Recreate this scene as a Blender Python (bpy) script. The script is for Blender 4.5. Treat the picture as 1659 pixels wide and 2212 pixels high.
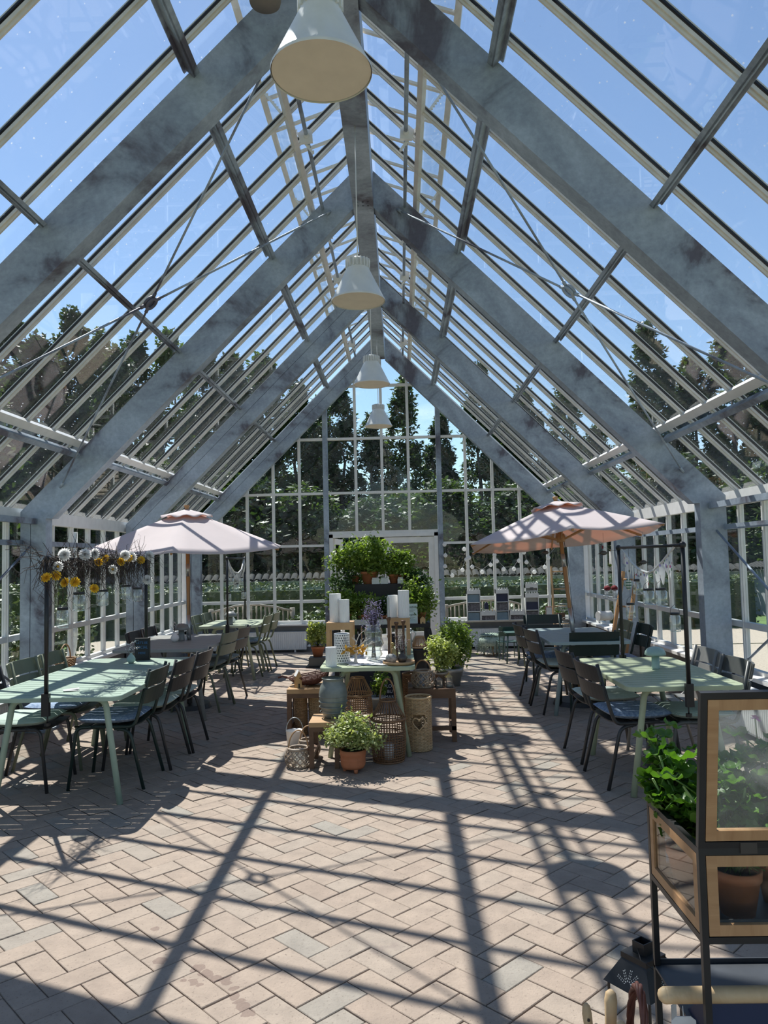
import bpy, math, random
from mathutils import Vector, Matrix, noise
PI = math.pi
for _o in list(bpy.data.objects): bpy.data.objects.remove(_o)
S = bpy.context.scene
C = S.collection
# ------------------------------------------------------------------ camera, world, sun, exposure
def set_camera():
    f, pit, yaw, rol, cx, h = 1649.2, .0601, -.0194, -.0223, .279, 1.6
    fw = Vector((math.sin(yaw)*math.cos(pit), math.cos(yaw)*math.cos(pit), math.sin(pit)))
    rt = Vector((math.cos(yaw), -math.sin(yaw), 0)); up = rt.cross(fw)
    c, s = math.cos(rol), math.sin(rol)
    R = rt*c + up*s; U = up*c - rt*s
    cam = bpy.data.cameras.new('camera'); o = bpy.data.objects.new('camera', cam); C.objects.link(o)
    m = Matrix((R, U, -fw)).transposed().to_4x4(); m.translation = Vector((cx, 0, h)); o.matrix_world = m
    cam.sensor_fit = 'VERTICAL'; cam.sensor_height = 36.0; cam.lens = 36.0*f/2212
    cam.clip_start = .05; cam.clip_end = 500
    S.camera = o
set_camera()
SUN = Vector((-.3245, .547, 1)).normalized()
w = bpy.data.worlds.new('world'); S.world = w; w.use_nodes = True
nt = w.node_tree; nt.nodes.clear()
sky = nt.nodes.new('ShaderNodeTexSky'); sky.sky_type = 'NISHITA'; sky.sun_disc = False
sky.sun_elevation = math.asin(SUN.z); sky.sun_rotation = math.atan2(SUN.x, SUN.y)
sky.air_density = 1.0; sky.dust_density = .12; sky.ozone_density = 2.4; sky.altitude = 0
tc = nt.nodes.new('ShaderNodeTexCoord'); mp = nt.nodes.new('ShaderNodeMapping'); mp.inputs['Scale'].default_value = (2.2, 2.2, 6)
nz = nt.nodes.new('ShaderNodeTexNoise'); nz.inputs['Scale'].default_value = 1.5; nz.inputs['Detail'].default_value = 9; nz.inputs['Roughness'].default_value = .62
rp = nt.nodes.new('ShaderNodeValToRGB'); rp.color_ramp.elements[0].position = .64; rp.color_ramp.elements[1].position = .80
rp.color_ramp.elements[0].color = (0, 0, 0, 1); rp.color_ramp.elements[1].color = (.55, .55, .55, 1)
mx = nt.nodes.new('ShaderNodeMix'); mx.data_type = 'RGBA'; mx.inputs['B'].default_value = (8.5, 9, 9.6, 1)
bg = nt.nodes.new('ShaderNodeBackground'); bg.inputs['Strength'].default_value = .135
out = nt.nodes.new('ShaderNodeOutputWorld')
for a, b in ((tc.outputs['Generated'], mp.inputs['Vector']), (mp.outputs[0], nz.inputs['Vector']), (nz.outputs['Fac'], rp.inputs[0]),
             (rp.outputs[0], mx.inputs['Factor']), (sky.outputs[0], mx.inputs['A']), (mx.outputs['Result'], bg.inputs['Color']), (bg.outputs[0], out.inputs[0])):
    nt.links.new(a, b)
sl = bpy.data.lights.new('sun', 'SUN'); sl.energy = 6.2; sl.angle = .0093; sl.color = (1, .97, .925)
so = bpy.data.objects.new('sun', sl); C.objects.link(so); so.rotation_euler = SUN.to_track_quat('Z', 'Y').to_euler()
S.view_settings.view_transform = 'Standard'; S.view_settings.look = 'None'
S.view_settings.exposure = 0.42; S.view_settings.gamma = 1.0; S.view_settings.use_curve_mapping = False
try:
    S.cycles.transparent_max_bounces = 32; S.cycles.max_bounces = 7; S.cycles.caustics_reflective = False; S.cycles.caustics_refractive = False
except Exception: pass

# ------------------------------------------------------------------ materials
def _new(name):
    m = bpy.data.materials.new(name); m.use_nodes = True; n = m.node_tree
    b = n.nodes['Principled BSDF']; return m, n, b
def N(n, t, **k):
    x = n.nodes.new('ShaderNode'+t)
    for a, v in k.items():
        if a in x.inputs.keys(): x.inputs[a].default_value = v
        else: setattr(x, a, v)
    return x
def ramp(n, src, stops):
    r = n.nodes.new('ShaderNodeValToRGB'); e = r.color_ramp.elements
    while len(e) < len(stops): e.new(.5)
    for q, (p, c) in zip(e, stops): q.position = p; q.color = tuple(c)+(1,) if len(c) == 3 else c
    n.links.new(src, r.inputs[0]); return r.outputs[0]
def mixc(n, a, b, f, blend='MIX'):
    m = n.nodes.new('ShaderNodeMix'); m.data_type = 'RGBA'; m.blend_type = blend
    for s, v in (('A', a), ('B', b)):
        if hasattr(v, 'is_output'): n.links.new(v, m.inputs[s])
        else: m.inputs[s].default_value = tuple(v)+(1,)
    if hasattr(f, 'is_output'): n.links.new(f, m.inputs['Factor'])
    else: m.inputs['Factor'].default_value = f
    return m.outputs['Result']
def nz_(n, scale, detail=4, rough=.55, vec=None, dist=0):
    t = N(n, 'TexNoise'); t.inputs['Scale'].default_value = scale; t.inputs['Detail'].default_value = detail
    t.inputs['Roughness'].default_value = rough; t.inputs['Distortion'].default_value = dist
    if vec is None:
        c = N(n, 'TexCoord'); vec = c.outputs['Object']
    n.links.new(vec, t.inputs['Vector']); return t.outputs['Fac']
def bump(n, b, h, strength, dist=.01):
    k = N(n, 'Bump'); k.inputs['Strength'].default_value = strength; k.inputs['Distance'].default_value = dist
    n.links.new(h, k.inputs['Height']); n.links.new(k.outputs[0], b.inputs['Normal'])
def paint(name, col, rough=.5, metal=0, var=.12, scale=9, spec=.5, bmp=0, bscale=60):
    m, n, b = _new(name)
    dk = tuple(c*(1-var) for c in col); lt = tuple(min(1, c*(1+var)) for c in col)
    n.links.new(ramp(n, nz_(n, scale), [(.3, dk), (.7, lt)]), b.inputs['Base Color'])
    b.inputs['Roughness'].default_value = rough; b.inputs['Metallic'].default_value = metal
    b.inputs['Specular IOR Level'].default_value = spec
    if bmp: bump(n, b, nz_(n, bscale, 3), bmp, .004)
    return m
def galv():
    m, n, b = _new('galvanised_steel')
    c = N(n, 'TexCoord'); mpn = N(n, 'Mapping'); mpn.inputs['Scale'].default_value = (1, 1, 1); n.links.new(c.outputs['Object'], mpn.inputs[0])
    big = nz_(n, 1.35, 6, .62, mpn.outputs[0], .8); fine = nz_(n, 26, 5, .6, mpn.outputs[0])
    base = ramp(n, big, [(.37, (.12, .115, .145)), (.46, (.285, .335, .395)), (.63, (.43, .50, .575)), (.80, (.365, .43, .495))])
    col = mixc(n, base, ramp(n, fine, [(.3, (.55, .57, .6)), (.7, (1, 1, 1))]), .55, 'MULTIPLY')
    sp = nz_(n, 7, 6, .7, mpn.outputs[0]); col = mixc(n, col, (.07, .065, .07), ramp(n, sp, [(.66, (0, 0, 0)), (.74, (.75, .75, .75))]))
    n.links.new(col, b.inputs['Base Color']); b.inputs['Roughness'].default_value = .55; b.inputs['Metallic'].default_value = .2
    bump(n, b, fine, .12, .003); return m
def glass(name, tint=(.93, .955, .95), speck=.0, dirt=.03, wave=0, refl=(.5, .018, 4.5)):
    m = bpy.data.materials.new(name); m.use_nodes = True; n = m.node_tree; n.nodes.clear()
    o = N(n, 'OutputMaterial'); tr = N(n, 'BsdfTransparent'); tr.inputs[0].default_value = tuple(tint)+(1,)
    gl = N(n, 'BsdfGlossy'); gl.inputs['Roughness'].default_value = .0; gl.inputs[0].default_value = (1, 1, 1, 1)
    lw = N(n, 'LayerWeight'); lw.inputs['Blend'].default_value = .5
    pw = N(n, 'Math', operation='POWER'); n.links.new(lw.outputs['Facing'], pw.inputs[0]); pw.inputs[1].default_value = refl[2]
    fr = N(n, 'Math', operation='MULTIPLY_ADD'); n.links.new(pw.outputs[0], fr.inputs[0]); fr.inputs[1].default_value = refl[0]; fr.inputs[2].default_value = refl[1]
    if wave:
        bu = N(n, 'Bump'); bu.inputs['Strength'].default_value = wave; bu.inputs['Distance'].default_value = .02
        n.links.new(nz_(n, 2.2, 2), bu.inputs['Height']); n.links.new(bu.outputs[0], gl.inputs['Normal'])
    mx = N(n, 'MixShader'); n.links.new(fr.outputs[0], mx.inputs[0]); n.links.new(tr.outputs[0], mx.inputs[1]); n.links.new(gl.outputs[0], mx.inputs[2])
    last = mx.outputs[0]
    if dirt or speck:
        df = N(n, 'BsdfTranslucent'); df.inputs[0].default_value = (.8, .82, .82, 1)
        dd = N(n, 'BsdfDiffuse'); dd.inputs[0].default_value = (.75, .78, .78, 1)
        ad = N(n, 'MixShader'); ad.inputs[0].default_value = .5; n.links.new(df.outputs[0], ad.inputs[1]); n.links.new(dd.outputs[0], ad.inputs[2])
        c = N(n, 'TexCoord')
        f1 = ramp(n, nz_(n, 1.7, 6, .7, c.outputs['Object'], 1.5), [(.45, (dirt*.4,)*3), (.72, (dirt*1.8,)*3)])
        fac = f1
        if speck:
            vo = N(n, 'TexVoronoi'); vo.inputs['Scale'].default_value = 15; vo.inputs['Randomness'].default_value = 1; n.links.new(c.outputs['Object'], vo.inputs['Vector'])
            f2 = ramp(n, vo.outputs['Distance'], [(.055, (speck,)*3), (.10, (0, 0, 0))])
            gate = ramp(n, nz_(n, 3.3, 3, .6, c.outputs['Object']), [(.38, (0, 0, 0)), (.55, (1, 1, 1))])
            f2 = mixc(n, f2, gate, 1, 'MULTIPLY'); fac = mixc(n, f1, f2, 1, 'ADD')
        m2 = N(n, 'MixShader'); n.links.new(fac, m2.inputs[0]); n.links.new(last, m2.inputs[1]); n.links.new(ad.outputs[0], m2.inputs[2]); last = m2.outputs[0]
    n.links.new(last, o.inputs[0]); return m
def pavermat():
    m, n, b = _new('clay_paver')
    gi = N(n, 'NewGeometry'); oi = N(n, 'ObjectInfo')
    ad = N(n, 'Math', operation='ADD'); n.links.new(gi.outputs['Random Per Island'], ad.inputs[0]); n.links.new(oi.outputs['Random'], ad.inputs[1])
    fr = N(n, 'Math', operation='FRACT'); n.links.new(ad.outputs[0], fr.inputs[0])
    base = ramp(n, fr.outputs[0], [(0, (.335, .266, .212)), (.3, (.35, .28, .223)), (.55, (.325, .255, .203)), (.78, (.355, .288, .232)), (.9, (.315, .268, .222)), (1, (.29, .265, .228))])
    pos = gi.outputs['Position']
    col = mixc(n, base, ramp(n, nz_(n, 9, 5, .6, pos), [(.3, (.78, .77, .76)), (.7, (1.1, 1.08, 1.06))]), .8, 'MULTIPLY')
    sp = nz_(n, 75, 4, .75, pos); col = mixc(n, col, (.13, .095, .075), ramp(n, sp, [(.59, (0, 0, 0)), (.68, (.75, .75, .75))]))
    st = nz_(n, 1.3, 5, .65, pos, 1.2); col = mixc(n, col, (.21, .16, .14), ramp(n, st, [(.66, (0, 0, 0)), (.7, (.45, .45, .45))]))
    # old spill marks on the near pavers
    wob = N(n, 'TexNoise'); wob.inputs['Scale'].default_value = 16; wob.inputs['Detail'].default_value = 4; n.links.new(pos, wob.inputs['Vector'])
    off = N(n, 'VectorMath', operation='MULTIPLY_ADD'); n.links.new(wob.outputs['Color'], off.inputs[0]); off.inputs[1].default_value = (.07, .07, 0); n.links.new(pos, off.inputs[2])
    acc = None
    for sx, sy, sr in ((-.561, 3.101, .03), (-.513, 3.06, .028), (-.464, 3.031, .03), (-.423, 3.014, .026), (-.39, 2.96, .02), (-.367, 2.908, .022), (-.339, 2.868, .022), (-.32, 2.834, .026), (-.584, 3.007, .016), (-.546, 3.0, .018), (-.518, 2.986, .014), (-.723, 3.163, .025), (-.833, 3.426, .02), (-.297, 2.8, .03)):
        dn = N(n, 'VectorMath', operation='DISTANCE'); n.links.new(off.outputs[0], dn.inputs[0]); dn.inputs[1].default_value = (sx+.035, sy+.035, 0)
        lt = N(n, 'Math', operation='LESS_THAN'); n.links.new(dn.outputs['Value'], lt.inputs[0]); lt.inputs[1].default_value = sr
        if acc is None: acc = lt.outputs[0]
        else:
            mxx = N(n, 'Math', operation='MAXIMUM'); n.links.new(acc, mxx.inputs[0]); n.links.new(lt.outputs[0], mxx.inputs[1]); acc = mxx.outputs[0]
    sc = N(n, 'Math', operation='MULTIPLY'); n.links.new(acc, sc.inputs[0]); sc.inputs[1].default_value = .5
    col = mixc(n, col, (.13, .075, .062), sc.outputs[0])
    n.links.new(col, b.inputs['Base Color']); b.inputs['Roughness'].default_value = .85
    bump(n, b, nz_(n, 60, 5, .75, pos), .8, .005); return m
def wood(name, c1, c2, scale=(3, 3, 30), rough=.55):
    m, n, b = _new(name); c = N(n, 'TexCoord'); mpn = N(n, 'Mapping'); mpn.inputs['Scale'].default_value = scale
    n.links.new(c.outputs['Object'], mpn.inputs[0])
    g = nz_(n, 1.6, 6, .6, mpn.outputs[0], .6)
    n.links.new(ramp(n, g, [(.3, c1), (.7, c2)]), b.inputs['Base Color']); b.inputs['Roughness'].default_value = rough
    bump(n, b, g, .15, .003); return m
def leafmat(name, c1, c2, trans=.35, rough=.5):
    m, n, b = _new(name); gi = N(n, 'NewGeometry'); oi = N(n, 'ObjectInfo')
    ad = N(n, 'Math', operation='ADD'); n.links.new(gi.outputs['Random Per Island'], ad.inputs[0]); n.links.new(oi.outputs['Random'], ad.inputs[1])
    fr = N(n, 'Math', operation='FRACT'); n.links.new(ad.outputs[0], fr.inputs[0])
    col = ramp(n, fr.outputs[0], [(0, c1), (1, c2)])
    n.links.new(col, b.inputs['Base Color']); b.inputs['Roughness'].default_value = rough
    t = N(n, 'BsdfTranslucent'); n.links.new(mixc(n, col, (1.25, 1.35, .55), 1, 'MULTIPLY'), t.inputs[0])
    mx = N(n, 'MixShader'); mx.inputs[0].default_value = trans; o = n.nodes['Material Output']
    n.links.new(b.outputs[0], mx.inputs[1]); n.links.new(t.outputs[0], mx.inputs[2]); n.links.new(mx.outputs[0], o.inputs[0]); return m
def cloth(name, col, trans=.3, col2=None, scale=40, tcol=None):
    m, n, b = _new(name); b.inputs['Roughness'].default_value = .9
    c = ramp(n, nz_(n, scale, 3), [(.35, col), (.65, col2 or tuple(x*.9 for x in col))])
    n.links.new(c, b.inputs['Base Color'])
    if trans:
        t = N(n, 'BsdfTranslucent'); n.links.new(mixc(n, c, tcol, 1, 'MULTIPLY') if tcol else c, t.inputs[0])
        mx = N(n, 'MixShader'); mx.inputs[0].default_value = trans; o = n.nodes['Material Output']
        n.links.new(b.outputs[0], mx.inputs[1]); n.links.new(t.outputs[0], mx.inputs[2]); n.links.new(mx.outputs[0], o.inputs[0])
    return m
M = dict(
    galv=galv(), white=paint('white_aluminium', (.76, .75, .72), .4, var=.06), cream=paint('cream_aluminium', (.67, .635, .575), .45, var=.1),
    pane=glass('window_glass', (.93, .955, .945), .2, .003), roofpane=glass('roof_glass', (.94, .95, .945), .6, .008), backpane=glass('gable_glass', (.91, .94, .93), .25, .003, .35),
    paver=pavermat(), joint=paint('joint_sand', (.24, .20, .16), .95, bmp=.5), plaster=paint('grey_render', (.20, .20, .20), .9, bmp=.3),
    rad=paint('radiator_white', (.74, .75, .75), .35, var=.04), black=paint('black_powder_coat', (.010, .010, .011), .4), lampw=paint('lamp_white', (.72, .72, .69), .35, var=.05),
    lampin=paint('lamp_diffuser_cream', (.66, .60, .48), .5, var=.05))
# ------------------------------------------------------------------ mesh building
class MB:
    def __init__(s): s.v = []; s.f = []; s.sm = []
    def add(s, v, f, sm=False):
        k = len(s.v); s.v += [tuple(p) for p in v]; s.f += [tuple(i+k for i in q) for q in f]; s.sm += [sm]*len(f); return s
    def box(s, c, d, m=None):
        x, y, z = d[0]/2, d[1]/2, d[2]/2
        v = [Vector((a*x, b*y, e*z)) for a in (-1, 1) for b in (-1, 1) for e in (-1, 1)]
        if m is not None: v = [m @ p for p in v]
        c = Vector(c); v = [p+c for p in v]
        return s.add(v, [(0, 1, 3, 2), (4, 6, 7, 5), (0, 4, 5, 1), (2, 3, 7, 6), (0, 2, 6, 4), (1, 5, 7, 3)])
    def mm(s, a, b):
        a = Vector(a); b = Vector(b); return s.box((a+b)/2, b-a)
    def beam(s, p, q, w, h, up=(0, 0, 1)):
        p = Vector(p); q = Vector(q); d = (q-p).normalized(); sd = d.cross(Vector(up)).normalized(); n = sd.cross(d)
        v = [e + sd*(a*w/2) + n*(b*h/2) for e in (p, q) for a, b in ((-1, -1), (1, -1), (1, 1), (-1, 1))]
        return s.add(v, [(3, 2, 1, 0), (4, 5, 6, 7)]+[(i, (i+1) % 4, (i+1) % 4+4, i+4) for i in range(4)])
    def tube(s, pts, r, n=8, cap=True, closed=False):
        pts = [Vector(p) for p in pts]; L = len(pts); rs = r if isinstance(r, (list, tuple)) else [r]*L
        v = []; f = []; nrm = None
        for i, p in enumerate(pts):
            if closed: d = pts[(i+1) % L]-pts[i-1]
            else: d = pts[min(i+1, L-1)]-pts[max(i-1, 0)]
            d = d.normalized() if d.length > 1e-9 else Vector((0, 0, 1))
            if nrm is None:
                nrm = d.cross(Vector((0, 0, 1)));
                if nrm.length < 1e-3: nrm = d.cross(Vector((1, 0, 0)))
            nrm = (nrm - d*nrm.dot(d)).normalized(); b = d.cross(nrm)
            v += [p + (nrm*math.cos(2*PI*k/n)+b*math.sin(2*PI*k/n))*rs[i] for k in range(n)]
        for i in range(L if closed else L-1):
            j = (i+1) % L
            f += [(i*n+k, i*n+(k+1) % n, j*n+(k+1) % n, j*n+k) for k in range(n)]
        s.add(v, f, True)
        if cap and not closed: s.f += [tuple(len(s.v)-L*n+k for k in reversed(range(n))), tuple(len(s.v)-n+k for k in range(n))]; s.sm += [False]*2
        return s
    def lathe(s, prof, n=24, c=(0, 0, 0), sm=True, m=None):
        c = Vector(c); v = []; f = []; L = len(prof)
        for r, z in prof:
            for k in range(n):
                p = Vector((r*math.cos(2*PI*k/n), r*math.sin(2*PI*k/n), z)); v.append((m @ p if m is not None else p)+c)
        for i in range(L-1): f += [(i*n+k, i*n+(k+1) % n, (i+1)*n+(k+1) % n, (i+1)*n+k) for k in range(n)]
        return s.add(v, f, sm)
    def disc(s, c, r, n=24, m=None, up=True):
        c = Vector(c); v = [Vector((r*math.cos(2*PI*k/n), r*math.sin(2*PI*k/n), 0)) for k in range(n)]
        if m is not None: v = [m @ p for p in v]
        return s.add([p+c for p in v], [tuple(range(n)) if up else tuple(reversed(range(n)))])
    def cyl(s, c, r, h, n=16, r2=None):
        r2 = r if r2 is None else r2
        s.lathe([(r, 0), (r2, h)], n, c); s.disc(c, r, n, up=False); return s.disc(Vector(c)+Vector((0, 0, h)), r2, n)
    def ball(s, c, r, n=10, sc=(1, 1, 1)):
        v = []; f = []; c = Vector(c); R = n//2
        for i in range(R+1):
            t = PI*i/R
            for k in range(n):
                p = 2*PI*k/n; v.append(c+Vector((math.sin(t)*math.cos(p)*sc[0], math.sin(t)*math.sin(p)*sc[1], math.cos(t)*sc[2]))*r)
        for i in range(R): f += [(i*n+k, (i+1)*n+k, (i+1)*n+(k+1) % n, i*n+(k+1) % n) for k in range(n)]
        return s.add(v, f, True)
    def prism(s, poly, a, b):
        """poly: list of (u,v) ; a,b: functions mapping (u,v) to 3D for the two ends"""
        n = len(poly); v = [a(*p) for p in poly]+[b(*p) for p in poly]
        return s.add(v, [tuple(range(n)), tuple(reversed(range(n, 2*n)))]+[(i, i+n, (i+1) % n+n, (i+1) % n) for i in range(n)])
    def mesh(s, name):
        me = bpy.data.meshes.new(name); me.from_pydata(s.v, [], s.f)
        me.polygons.foreach_set('use_smooth', s.sm); me.update(); return me
    def build(s, name, mat, parent=None, loc=None, rot=None):
        return link(name, s.mesh(name), mat, parent, loc, rot)
def link(name, me, mat, parent=None, loc=None, rot=None):
    if mat is not None and not me.materials: me.materials.append(M[mat] if isinstance(mat, str) else mat)
    o = bpy.data.objects.new(name, me); C.objects.link(o)
    if parent: o.parent = parent
    if loc is not None: o.location = loc
    if rot is not None: o.rotation_euler = rot
    return o
def tag(o, label=None, cat=None, group=None, kind=None):
    if label: o['label'] = label
    if cat: o['category'] = cat
    if group: o['group'] = group
    if kind: o['kind'] = kind
    return o
def thing(name, label, cat, loc=(0, 0, 0), rz=0, group=None):
    o = bpy.data.objects.new(name, None); C.objects.link(o); o.location = loc; o.rotation_euler = (0, 0, rz); o.empty_display_size = .1
    return tag(o, label, cat, group)
def dup(root, loc=None, rz=None, label=None, mats=None, scale=None, rot=None):
    r = root.copy(); C.objects.link(r)
    if loc is not None: r.location = loc
    if rz is not None: r.rotation_euler = (0, 0, rz)
    if rot is not None: r.rotation_euler = rot
    if scale is not None: r.scale = (scale,)*3 if not hasattr(scale, '__len__') else scale
    if label: r['label'] = label
    for ch in list(root.children):
        c = ch.copy(); C.objects.link(c); c.parent = r
        for g in list(ch.children):
            d = g.copy(); C.objects.link(d); d.parent = c
    return r
def setmat(o, mat):
    for q in [o]+list(o.children)+[g for c in o.children for g in c.children]:
        if q.type == 'MESH' and q.material_slots:
            q.material_slots[0].link = 'OBJECT'; q.material_slots[0].material = M[mat]
def arc(pts, n=5, r=.05):
    """polyline with corners rounded"""
    P = [Vector(p) for p in pts]; o = [P[0]]
    for i in range(1, len(P)-1):
        a, b, c = P[i-1], P[i], P[i+1]; l = min(r, (a-b).length*.48, (c-b).length*.48)
        s = b+(a-b).normalized()*l; e = b+(c-b).normalized()*l
        o += [s.lerp(b, t).lerp(b.lerp(e, t), t) for t in [k/n for k in range(n+1)]]
    return o+[P[-1]]
def clip(poly, nx, nz, k):
    """keep nx*x+nz*z<=k"""
    o = []
    for i, p in enumerate(poly):
        q = poly[(i+1) % len(poly)]; a = nx*p[0]+nz*p[1]-k; b = nx*q[0]+nz*q[1]-k
        if a <= 0: o.append(p)
        if a*b < 0: t = a/(a-b); o.append((p[0]+(q[0]-p[0])*t, p[1]+(q[1]-p[1])*t))
    return o
# ------------------------------------------------------------------ building shell
YF = [-1.27, 1.62, 4.51, 7.40, 10.285, 13.175]     # fronts of the portal frames
FD = .14
MOD = .4815
YK = [7.26+MOD*i for i in range(-17, 13)]           # glazing bar positions along the house
YB = 13.45; Y0 = YK[0]
# floor
def build_floor():
    fl = MB().mm((-3.6, -2.4, -.10), (3.6, YB+.1, -.008)).build('floor', 'joint'); tag(fl, 'herringbone floor of pinkish clay pavers', kind='structure')
    wd = .12; g = .0022; c = wd/math.sqrt(2); ox, oy = -.385, 3.082
    rnd = random.Random(4)
    cells = []
    for a in range(-60, 60):          # a=i-j
        for b in range(-70, 130):     # b=i+j
            if (a+b) % 2: continue
            k = a % 4
            if k not in (0, 3): continue
            x0 = ox+a*c; y0 = oy+b*c
            # H: cells (i,j),(i+1,j) along e1 ; V: (i,j),(i,j+1) along e2
            cx, cy, ang = (x0+(2-1)*wd/2/math.sqrt(2)*1.0, y0+(2+1)*wd/2/math.sqrt(2), PI/4) if k == 0 else (x0-(2-1)*wd/2/math.sqrt(2), y0+(2+1)*wd/2/math.sqrt(2), 3*PI/4)
            if abs(cx) < 3.44 and -2.2 < cy < YB-.02: cells.append((cx, cy, ang))
    me = MB(); L, W, h, bv = 2*wd-g*2, wd-g*2, .05, .0025
    v = []
    for z, i in ((-h, 0), (-bv, 0), (0, bv)):
        for a, b in ((-1, -1), (1, -1), (1, 1), (-1, 1)): v.append((a*(L/2-i), b*(W/2-i), z))
    f = [(8, 9, 10, 11)]+[(r*4+i, r*4+(i+1) % 4, r*4+4+(i+1) % 4, r*4+4+i) for r in (0, 1) for i in range(4)]
    me.add(v, f); pm = me.mesh('paver'); pm.materials.append(M['paver'])
    def vis(cx, cy): return cy > 2.45 and abs(cx-.28-.0194*-cy) < .52*cy+.1
    near = sorted([q for q in cells if vis(q[0], q[1])], key=lambda q: math.hypot(q[0]-.28, q[1]))[:300]; ns = set(near)
    for cx, cy, ang in near:
        o = link('paver', pm, None, fl, (cx, cy, rnd.uniform(-.002, .002)), (rnd.uniform(-.006, .006), rnd.uniform(-.006, .006), ang+rnd.uniform(-.006, .006)))
    far = MB()
    for q in cells:
        if q in ns: continue
        cx, cy, ang = q; ca, sa = math.cos(ang), math.sin(ang); dz = rnd.uniform(-.002, .002); tx, ty = rnd.uniform(-.006, .006), rnd.uniform(-.006, .006)
        vv = [(cx+x*ca-y*sa, cy+x*sa+y*ca, z+dz+x*ty+y*tx) for x, y, z in v[4:]]
        far.add(vv, [(4, 5, 6, 7)]+[(i, (i+1) % 4, 4+(i+1) % 4, 4+i) for i in range(4)])
    tag(far.build('paving', 'paver', fl), kind='stuff')
build_floor()
# portal frames
def build_frame(y, idx, label):
    e = tag(bpy.data.objects.new('trim_%d' % idx, None), label, kind='structure'); C.objects.link(e); e.location = (0, y, 0)
    F = lambda dx, s: (lambda u, v: Vector((s*u, dx, v)))
    for s in (-1, 1):
        cuts = [(5.18, 5.56)] if s == 1 or idx < 5 else [(5.18, 5.395), (5.401, 5.56)]
        for part, poly in (('column', [(3.18, 0), (3.43, 0), (3.43, 2.6), (3.18, 2.6)]), ('rafter', [(.1, 4.0), (3.43, 1.2), (3.43, 3), (.1, 6)])):
            mb = MB()
            if part == 'column':
                segs = [(3.18, 3.43)] if s == 1 else [(3.18, 3.327), (3.333, 3.43)]
                for a, b in segs:
                    p = [(a, 0), (b, 0), (b, 5.56-b), (3.305 if False else a, 5.56-b)]
                    p = [(a, 0), (b, 0), (b, 2.06), (a, 2.06)]
                    mb.prism(p if s == -1 else list(reversed(p)), F(0, s), F(FD, s))
            else:
                for a, b in cuts:
                    p = [(3.43, 1.5), (3.43, 7), (.1, 7), (.1, 1.5)]
                    p = clip(clip(p, 1, 1, b), -1, -1, -a); p = clip(p, 0, -1, -2.06)
                    mb.prism(p, F(0, s), F(FD, s))
            mb.build(part, 'galv', e)
        mb = MB()
        mb.box((s*3.305, FD/2, .012), (.36, .24, .024))
        for a in (-.14, .14):
            for b in (-.03, .17): mb.cyl((s*3.305+a, b, .024), .012, .02, 6)
        mb.build('base_plate', 'galv', e)
    return e
for i, y in enumerate(YF):
    build_frame(y, i+1, ['', '', 'galvanised steel portal frame nearest the camera, crossing the top corners', 'galvanised steel portal frame between the two long dining tables',
        'galvanised steel portal frame beside the two parasols', 'galvanised steel portal frame standing just before the glass gable'][i] or 'galvanised steel portal frame behind the camera')
rb = MB().mm((-.1, Y0, 5.05), (.1, 13.1, 5.40)).build('trim_7', 'galv'); tag(rb, 'galvanised ridge beam running down the middle of the roof', kind='structure')
for i, y in enumerate(YF[1:]):
    mb = MB()
    for a in (-.05, 0, .05):
        for b in (-.04, .04): mb.cyl((a, y-.16+b, 5.038), .009, .012, 6)
    mb.build('bolt', 'galv', rb)
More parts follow.
